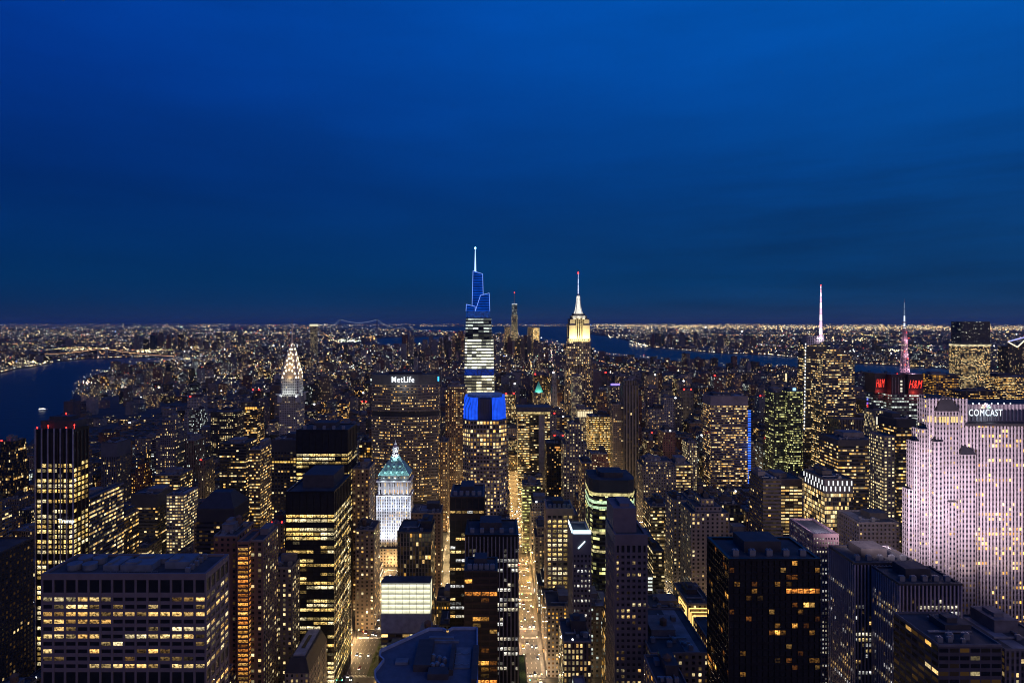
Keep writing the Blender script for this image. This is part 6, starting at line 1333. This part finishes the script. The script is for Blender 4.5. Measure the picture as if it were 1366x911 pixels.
# ------------------------------------------------------------------ lamps of the far city: one sparkling mass
LC = [((1, .72, .32), .34), ((1, .88, .6), .26), ((.9, .95, 1), .2), ((1, .5, .12), .12), ((1, .08, .05), .045), ((.25, .4, 1), .015), ((.5, 1, .7), .02)]
def lampfield():
    rg = random.Random(77); vs_, fs, cols = [], [], []
    def put(x, y, z, r, c):
        i = len(vs_); vs_.extend([(x-r, y, z), (x+r, y, z), (x, y-r, z), (x, y+r, z), (x, y, z-r), (x, y, z+r)])
        for f in ((0, 2, 5), (2, 1, 5), (1, 3, 5), (3, 0, 5), (2, 0, 4), (1, 2, 4), (3, 1, 4), (0, 3, 4)): fs.append(tuple(i+j for j in f)); cols.append((*c, 1))
    def pickc(shift=0):
        t = rg.random()
        if shift and rg.random() < shift: return (1, .68, .25)
        for c, p in LC:
            t -= p
            if t < 0: return c
        return (1, .9, .7)
    cand = []
    for _ in range(34000):
        py = 430.6+ (rg.random()**1.3)*112; px = rg.uniform(-10, 1376); dens = 1.0
        if px > 780 and 432 < py < 441: dens = 1.0
        y = F*CH/(py-CY)
        if y > 90000 or y < 2300: continue
        cand.append((PX(px, y), y, px, py))
    wx = wet(np.array([c[0] for c in cand]), np.array([c[1] for c in cand]))
    for (x, y, px, py), w in zip(cand, wx):
        if w: continue
        if rg.random() > .25+.95*district(x, y): continue
        if px > 780 and 446 < py < 500 and rg.random() < .35: continue
        s = rg.lognormvariate(-1.3, .55); r = y/F*min(s, 1.2); b = rg.lognormvariate(-.1, .6)*.75
        c = pickc(.45 if px > 780 and py < 442 else .1); put(x, y, rg.uniform(14, 40)+(20 if y > 8000 else 0), r, tuple(v*b for v in c))
    def line(pts_px, n_, c, b=1.0, sz=.4, z=26):
        for _ in range(n_):
            i = rg.randrange(len(pts_px)-1); t = rg.random(); a, b_ = gp(*pts_px[i]), gp(*pts_px[i+1]); x, y = a[0]+(b_[0]-a[0])*t, a[1]+(b_[1]-a[1])*t
            if wet(np.array([x]), np.array([y]))[0]: continue
            put(x+rg.gauss(0, y/F*.25), y, z, y/F*sz*rg.uniform(.7, 1.3), tuple(v*b*rg.uniform(.5, 1.5) for v in c))
    O_ = (1, .62, .22); W2 = (1, .85, .6)
    for pts_, n_, c in (([(0, 462), (90, 458), (190, 461), (260, 456), (340, 458)], 150, O_), ([(20, 446), (160, 450), (300, 444), (420, 447)], 130, W2), ([(230, 437), (250, 452), (262, 470), (300, 500)], 40, O_), 
                        ([(430, 445), (455, 462), (470, 490), (500, 505)], 90, O_), ([(700, 462), (708, 490), (716, 530)], 60, O_), ([(735, 470), (738, 500), (744, 540)], 50, W2), ([(800, 486), (860, 500), (930, 515), (1000, 520)], 90, O_),
                        ([(900, 446), (1000, 449), (1100, 447), (1200, 450), (1366, 447)], 230, O_), ([(880, 456), (980, 459), (1060, 466)], 90, W2), ([(1120, 440), (1200, 458), (1260, 480)], 80, O_), ([(1180, 462), (1280, 466), (1366, 474)], 110, W2), ([(560, 470), (572, 490), (580, 520)], 50, O_), ([(130, 500), (230, 508), (330, 512), (440, 508)], 100, W2), ([(60, 470), (110, 466), (150, 470), (230, 470)], 120, O_)):
        line(pts_, n_, c)
    # the bright band across the far right horizon, and shoreline lamps
    for _ in range(2600):
        px = rg.uniform(790, 1376) if rg.random() < .85 else rg.uniform(0, 780); py = rg.gauss(435.2+(px-790)*.006, 2.0)
        if py < 431.2: continue
        y = F*CH/(py-CY); x = PX(px, y)
        if y > 120000 or wet(np.array([x]), np.array([y]))[0]: continue
        b = rg.uniform(.5, 1.6); put(x, y, 40, y/F*rg.uniform(.25, .65), tuple(v*b for v in rg.choice([(1, .7, .25), (1, .8, .4), (1, .9, .65), (1, .55, .15)])))
    for poly, n_ in ((EAST[2:12], 160), (HUD[15:27], 240), (HUD[1:9], 60)):
        for _ in range(n_):
            i = rg.randrange(len(poly)-1); t = rg.random(); px = poly[i][0]+(poly[i+1][0]-poly[i][0])*t; py = poly[i][1]+(poly[i+1][1]-poly[i][1])*t + (-.5 if poly is not HUD[1:9] else .5)
            y = F*CH/(py-CY); b = rg.uniform(.7, 2); c = rg.choice([(1, .75, .35), (1, .85, .55), (1, .55, .2), (1, .95, .85)]); put(PX(px, y), y, 12, y/F*rg.uniform(.25, .6), tuple(v*b for v in c))
    # bright yards, stadium and terminal lights
    for (px, py, sx, n_, c) in ((195, 471, 14, 40, (1, .85, .5)), (215, 467, 10, 24, (1, .85, .45)), (120, 468, 40, 60, (1, .8, .45)), (40, 487, 25, 40, (1, .8, .45)), (467, 456, 18, 60, (.9, 1, .75)), (496, 452, 6, 24, (1, .5, .15)),
                                (825, 450, 14, 20, (1, .85, .6)), (855, 462, 14, 30, (1, .8, .5)), (1290, 497, 10, 26, (.85, 1, .9)), (1130, 470, 12, 30, (1, .95, .8)), (925, 443, 12, 30, (1, .95, .75)), (1160, 455, 30, 40, (1, .75, .4)), (1195, 470, 16, 30, (1, .85, .5)), (115, 516, 6, 20, (1, .7, .5)), (170, 523, 8, 16, (1, .75, .6))):
        for _ in range(n_):
            a, q = rg.gauss(px, sx*.6), rg.gauss(py, 1.3); y = F*CH/(max(q, 433)-CY); b = rg.uniform(.8, 2.4); put(PX(a, y), y, 20, y/F*rg.uniform(.3, .75), tuple(v*b for v in c))
    me = bpy.data.meshes.new("city_lamps"); me.from_pydata(vs_, [], fs); at = me.attributes.new("wall", "FLOAT_COLOR", "FACE"); at.data.foreach_set("color", np.array(cols, np.float32).ravel())
    m, n, l, bs = newmat("city_lamp_glow", "NONE"); a = n.new("ShaderNodeAttribute"); a.attribute_name = "wall"; l.new(a.outputs["Color"], bs.inputs["Emission Color"]); bs.inputs["Emission Strength"].default_value = 2.4; bs.inputs["Base Color"].default_value = (0, 0, 0, 1)
    me.materials.append(m); o = bpy.data.objects.new("city_lamps", me); C.objects.link(o); tag(o, "countless tiny lamps of the far city and shores, too many to count", kind="stuff")
lampfield()

# ------------------------------------------------------------------ bridges
def susp(name, label, pts, ztw, zdeck, col, n=24, rt=8, rc=5):
    root = empty(name, (pts[1][0], pts[1][1], 0), label, "bridge"); o = Vector((pts[1][0], pts[1][1], 0)); P = [Vector((*p, 0))-o for p in pts]
    lt = glow(name+"_light", col, 1.0); up = Vector((0, 0, 1))
    for p in P[1:3]:
        b = MB(); b.box(p.x-rt*2, p.x-rt, p.y-rt, p.y+rt, 0, ztw); b.box(p.x+rt, p.x+rt*2, p.y-rt, p.y+rt, 0, ztw); b.box(p.x-rt*2, p.x+rt*2, p.y-rt*.8, p.y+rt*.8, ztw-rt*2, ztw-rt); b.build("bridge_tower", METAL, root)
    b = MB(); b.bar(P[0]+up*zdeck*.6, P[1]+up*zdeck, rc); b.bar(P[1]+up*zdeck, P[2]+up*zdeck, rc); b.bar(P[2]+up*zdeck, P[3]+up*zdeck*.6, rc); b.build("bridge_deck", METAL, root)
    b = MB()
    for k in range(n):
        t0, t1 = k/n, (k+1)/n; f = lambda t: P[1].lerp(P[2], t)+up*(zdeck*1.15+(ztw-zdeck*1.15)*(2*t-1)**2); b.bar(f(t0), f(t1), rc*.7)
    for A, B in ((P[0]+up*zdeck*.7, P[1]+up*ztw), (P[3]+up*zdeck*.7, P[2]+up*ztw)):
        for k in range(8): f = lambda t: A.lerp(B, t)-up*(ztw*.12*math.sin(math.pi*t)); b.bar(f(k/8), f((k+1)/8), rc*.7)
    b.build("lit_cable", lt, root)
    return root
Yb = 16000
susp("suspension_bridge", "faint far suspension bridge with lit cables on the left part of the horizon", [(PX(436, Yb), Yb), (PX(454, Yb), Yb), (PX(503, Yb), Yb), (PX(524, Yb), Yb)], PZ(426, Yb), PZ(432.5, Yb), (.42, .5, .62), rt=9, rc=4.5)
y1, y2 = GY(482), GY(477)
susp("river_bridge", "low dark bridge with a row of orange lamps across the left river", [(PX(60, GY(476)), GY(476)), (PX(131, GY(478.5)), GY(478.5)), (PX(142, GY(478.7)), GY(478.7)), (PX(232, GY(479)), GY(479))], 80, 35, (.9, .45, .2), rt=4, rc=2.2)

# ------------------------------------------------------------------ street lamps, cars, median trees
LAMPGLOW = glow("street_lamp_glow", (1, .78, .42), 9)
pm = MB(); pm.cyl(0, 0, 0, 8.6, .14, .09, n=6); pm.bar((0, 0, 8.5), (1.7, 0, 9.0), .07); pm = pm.mesh("pole", [DARKM])
hm = MB(); hm.box(1.3, 2.5, -.32, .32, 8.72, 8.98, bottom=True); hm = hm.mesh("lamp_head", [LAMPGLOW])
ORD = [""]+"first second third fourth fifth sixth seventh eighth ninth tenth eleventh twelfth thirteenth fourteenth fifteenth sixteenth seventeenth eighteenth nineteenth twentieth".split()+[f"{a}-{b}" for a in ("twenty", "thirty", "forty") for b in "first second third fourth fifth sixth seventh eighth ninth".split()]
lampn = {}
def street_lamp(x, y, side, where, power, col=(1, .68, .3)):
    o = bpy.data.objects.new("street_lamp", None); C.objects.link(o); o.location = (x, y, .18); o.rotation_euler.z = 0 if side < 0 else math.pi
    lampn[(side, where)] = lampn.get((side, where), 0)+1
    tag(o, f"{ORD[lampn[(side, where)]]} lit street lamp from the near end, {'left' if side < 0 else 'right'} kerb of the {where}", "street lamp", f"street lamps along the {where}")
    child("pole", pm, o); child("lamp_head", hm, o)
    if power: lamp((x-side*1.9, y, 8.6), col, power, .4)
for y in range(446, 770, 27):
    street_lamp(-132.3, y, -1, "wide tree-lined avenue", 26000, (1, .62, .26)); street_lamp(-81.5, y, 1, "wide tree-lined avenue", 26000, (1, .62, .26))
WC = lambda y: (1, .66, .36) if y < 600 else (1, .57, .19)
for y in range(448, 1240, 30):
    pw = 12000 if y < 700 else 17000
    street_lamp(22.6, y, -1, "bright central avenue", pw, WC(y)); street_lamp(39.4, y, 1, "bright central avenue", pw, WC(y))
for y in range(650, 1200, 34):
    street_lamp(-67.2, y, -1, "narrow glowing side avenue", 16000); street_lamp(-52.8, y, 1, "narrow glowing side avenue", 16000)
for y in range(452, 1200, 34):
    street_lamp(178.7, y, -1, "shopping avenue", 26000); street_lamp(199.3, y, 1, "shopping avenue", 26000)
for st_ in STREETS[1:9]:
    for x in range(-250, 460, 64):
        if all(abs(x-a[1]) > a[3]+4 for a in AVES): lamp((x, st_, 8), (1, .7, .36), 6000, .5)
for y in range(1250, 2400, 70):
    for xc in (189, 467): lamp((xc, y, 9), (1, .72, .35), 50000, .6)
for xc in (-277, -420, 467, 745):
    for y in range(640, 1250, 60): lamp((xc, y, 9), (1, .72, .35), 20000, .6)

CARC = [("white", (.6, .6, .6)), ("black", (.02, .02, .02)), ("silver", (.35, .36, .38)), ("yellow", (.75, .45, .03)), ("grey", (.12, .12, .13)), ("dark red", (.25, .02, .02)), ("blue", (.04, .08, .22))]
def car_meshes():
    bd = MB(); sec = [(-2.25, .45, .75), (-2.1, .35, .95), (-.9, .3, 1.0), (1.1, .3, .95), (2.1, .35, .8), (2.3, .45, .65)]
    for (a, za, zb), (c, zc, zd) in zip(sec, sec[1:]):
        for s_ in (-1, 1): bd.quad([(s_*.9, a, za), (s_*.9, c, zc), (s_*.88, c, zd), (s_*.88, a, zb)][::s_])
        bd.quad([(-.88, a, zb), (.88, a, zb), (.88, c, zd), (-.88, c, zd)])
    bd.quad([(-.9, -2.25, .45), (.9, -2.25, .45), (.88, -2.25, .75), (-.88, -2.25, .75)]); bd.quad([(.9, 2.3, .45), (-.9, 2.3, .45), (-.88, 2.3, .65), (.88, 2.3, .65)])
    rf = MB(); rf.quad([(-.68, -1.1, 1.46), (.68, -1.1, 1.46), (.68, .35, 1.46), (-.68, .35, 1.46)])
    gl = MB(); A = [(-.84, -1.75, .98), (.84, -1.75, .98), (.84, 1.15, .95), (-.84, 1.15, .95)]; B = [(-.68, -1.1, 1.45), (.68, -1.1, 1.45), (.68, .35, 1.45), (-.68, .35, 1.45)]
    for i in range(4): j = (i+1) % 4; gl.quad([A[i], A[j], B[j], B[i]])
    wh = MB(); n = 10
    for s_ in (-.1, .1): wh.quad([(s_, .33*math.cos(2*math.pi*i/n), .33+.33*math.sin(2*math.pi*i/n)) for i in range(n)][::1 if s_ > 0 else -1])
    for i in range(n):
        a, c = 2*math.pi*i/n, 2*math.pi*(i+1)/n; wh.quad([(-.1, .33*math.cos(a), .33+.33*math.sin(a)), (.1, .33*math.cos(a), .33+.33*math.sin(a)), (.1, .33*math.cos(c), .33+.33*math.sin(c)), (-.1, .33*math.cos(c), .33+.33*math.sin(c))])
    hl = MB(); hl.box(-.2, .2, -.03, .04, -.09, .09); tl = MB(); tl.box(-.18, .18, -.04, .03, -.08, .08)
    # object-coloured paint
    m, nn, l, b = newmat("car_paint"); oi = nn.new("ShaderNodeObjectInfo"); l.new(oi.outputs["Color"], b.inputs["Base Color"]); b.inputs["Roughness"].default_value = .25; b.inputs["Metallic"].default_value = .3
    return (bd.mesh("body", [m]), rf.mesh("car_roof", [m]), gl.mesh("glasshouse", [plain("car_glass", (.01, .012, .014), .1)]), wh.mesh("wheel", [DARKM]), hl.mesh("headlight", [glow("headlight_glow", (1, .95, .85), 34)]), tl.mesh("taillight", [glow("taillight_glow", (1, .04, .02), 26)]))
CM = car_meshes()
carn = {}
def car(x, y, away, where, rg):
    nm, c = rg.choice(CARC); o = bpy.data.objects.new("car", None); C.objects.link(o); o.location = (x, y, .07); o.rotation_euler.z = 0 if away else math.pi
    k_ = (nm, away, where); carn[k_] = carn.get(k_, 0)+1
    tag(o, f"{ORD[carn[k_]]} {nm} car from the near end, driving {'away along' if away else 'up'} the {where}", "car", f"cars on the {where}")
    child("body", CM[0], o, color=c); child("car_roof", CM[1], o, color=c); child("glasshouse", CM[2], o)
    for sx in (-1, 1):
        for sy in (-1.35, 1.4): child("wheel", CM[3], o, (sx*.82, sy, 0))
        child("headlight", CM[4], o, (sx*.6, 2.3, .58)); child("taillight", CM[5], o, (sx*.62, -2.27, .68))
    if rg.random() < .5: lamp((x, y+(4.5 if away else -4.5), 1.0), (1, .85, .6), 120, .3)
rg = random.Random(12)
for ln, away in ((-20.5+1.7, False), (-15.2, False), (-11.7, False), (-8.2, False)):
    y = 452+rg.uniform(0, 20)
    while y < 745: car(-107+ln, y, away, "wide tree-lined avenue", rg); y += rg.uniform(12, 60)
for ln in (8.2, 11.7, 15.2, 18.8):
    y = 452+rg.uniform(0, 20)
    while y < 745: car(-107+ln, y, True, "wide tree-lined avenue", rg); y += rg.uniform(14, 60)
for xc, where, y1_ in ((31, "bright central avenue", 1000), (189, "shopping avenue", 900)):
    for ln in (-5.9, -2, 2, 5.9):
        y = 455+rg.uniform(0, 25)
        while y < y1_: car(xc+ln, y, where.startswith("shop"), where, rg); y += rg.uniform(9, 55)

LEAF = plain("leaf_green", (.07, .10, .03), .7, noise=.5, scale=.9)
def tree_mesh(seed):
    rg = random.Random(seed); t = MB(); t.cyl(0, 0, 0, 2.6, .2, .12, n=7)
    for k in range(5): a = k*1.256+rg.random(); t.bar((0, 0, 2.2), (1.3*math.cos(a), 1.3*math.sin(a), 4.0+rg.random()), .06)
    c = MB(); cl = [(rg.gauss(0, 1.0), rg.gauss(0, 1.0), 4.3+rg.gauss(0, .8), rg.uniform(.6, 1.1)) for _ in range(11)]
    for (x, y, z, r) in cl:
        for _ in range(42):
            v = Vector((rg.gauss(0, 1), rg.gauss(0, 1), rg.gauss(0, 1))).normalized()*r*rg.uniform(.5, 1.1)+Vector((x, y, z)); u = Vector((rg.gauss(0, 1), rg.gauss(0, 1), rg.gauss(0, 1))).normalized()*.26; w = u.cross(Vector((rg.gauss(0, 1), rg.gauss(0, 1), rg.gauss(0, 1)))).normalized()*.2
            c.quad([tuple(v-u), tuple(v-w), tuple(v+u), tuple(v+w)])
    return t.mesh("trunk", [plain("bark", (.08, .06, .045), .9)]), c.mesh("crown", [LEAF])
TM = [tree_mesh(i) for i in range(3)]
rg = random.Random(4)
for i in range(4):
    y = STREETS[i]+13; tn = 0
    while y < min(STREETS[i+1]-12, 745):
        tn += 1
        for nm_, x_ in (("median", -107), ("right pavement", -80.2)):
            o = bpy.data.objects.new("street_tree", None); C.objects.link(o); o.location = (x_+rg.uniform(-.5, .5), y, .35 if x_ < -100 else .18); o.rotation_euler.z = rg.random()*6; s_ = rg.uniform(.8, 1.25); o.scale = (s_, s_, s_)
            tag(o, f"{ORD[i*6+tn]} small leafy tree from the near end on the {nm_} of the wide avenue", "tree", "street trees along the wide avenue"); t, c = TM[rg.randrange(3)]; child("trunk", t, o); child("crown", c, o)
        y += rg.uniform(9, 14)
# traffic signals on the corners of the two avenues in view
tp = MB(); tp.cyl(0, 0, 0, 6, .12, .1, n=6); tp.bar((0, 0, 5.8), (5.5, 0, 6.1), .07); tp = tp.mesh("pole", [DARKM])
tb = MB(); tb.box(4.9, 5.5, -.25, .15, 5.1, 6.6, bottom=True); tb = tb.mesh("signal_box", [plain("signal_yellow", (.45, .3, .03), .6)])
sg = {}
for nm, c in (("red", (1, .04, .02)), ("green", (.05, 1, .4))):
    b = MB(); b.cyl(5.2, -.36, 5.3, 5.75, .3, n=8); sg[nm] = b.mesh("signal_light", [glow("signal_" + nm, c, 30)])
for where, xa, xb in (("wide tree-lined avenue", -132, -82), ("bright central avenue", 22.4, 39.6)):
    for i, q in enumerate(STREETS[:6]):
        if q > 780: continue
        for x, rot, side in ((xa, 0, "left"), (xb, math.pi, "right")):
            nm = "green" if i % 2 else "red"; o = empty("traffic_signal", (x, q-6.5, .18), f"traffic signal showing {nm} at the {side} of the {ORD[i+1]} crossing of the {where}", "traffic signal", "traffic signals at the crossings", rz=rot)
            child("pole", tp, o); child("signal_box", tb, o); child("signal_light", sg[nm], o)
# small lit ferry on the left river
fb = gp(57, 547); o = empty("ferry", (fb[0], fb[1], .5), "small white-lit ferry crossing the dark river at the left", "boat", rz=.9)
hull = [(-13, -3), (10, -3), (15, 0), (10, 3), (-13, 3)]
b = MB(); b.prism([(x*.93, y*.8) for x, y in hull], 0, 2.4, NOSTYLE, 9, 9, poly1=hull, m=0, mtop=0); b.build("hull", plain("hull_white", (.5, .5, .52), .5), o)
b = MB(); b.box(-11, 7, -2.4, 2.4, 2.4, 4.6); b.build("lit_cabin", glow("cabin_white", (.9, .95, 1), 2.2, .5, .6), o)
b = MB(); b.box(-7, 3, -1.8, 1.8, 4.6, 6.6); b.box(-9, -8.6, -.2, .2, 4.6, 10); b.build("upper_deck", glow("deck_cream", (1, .9, .7), 1.2, .5, .6), o)
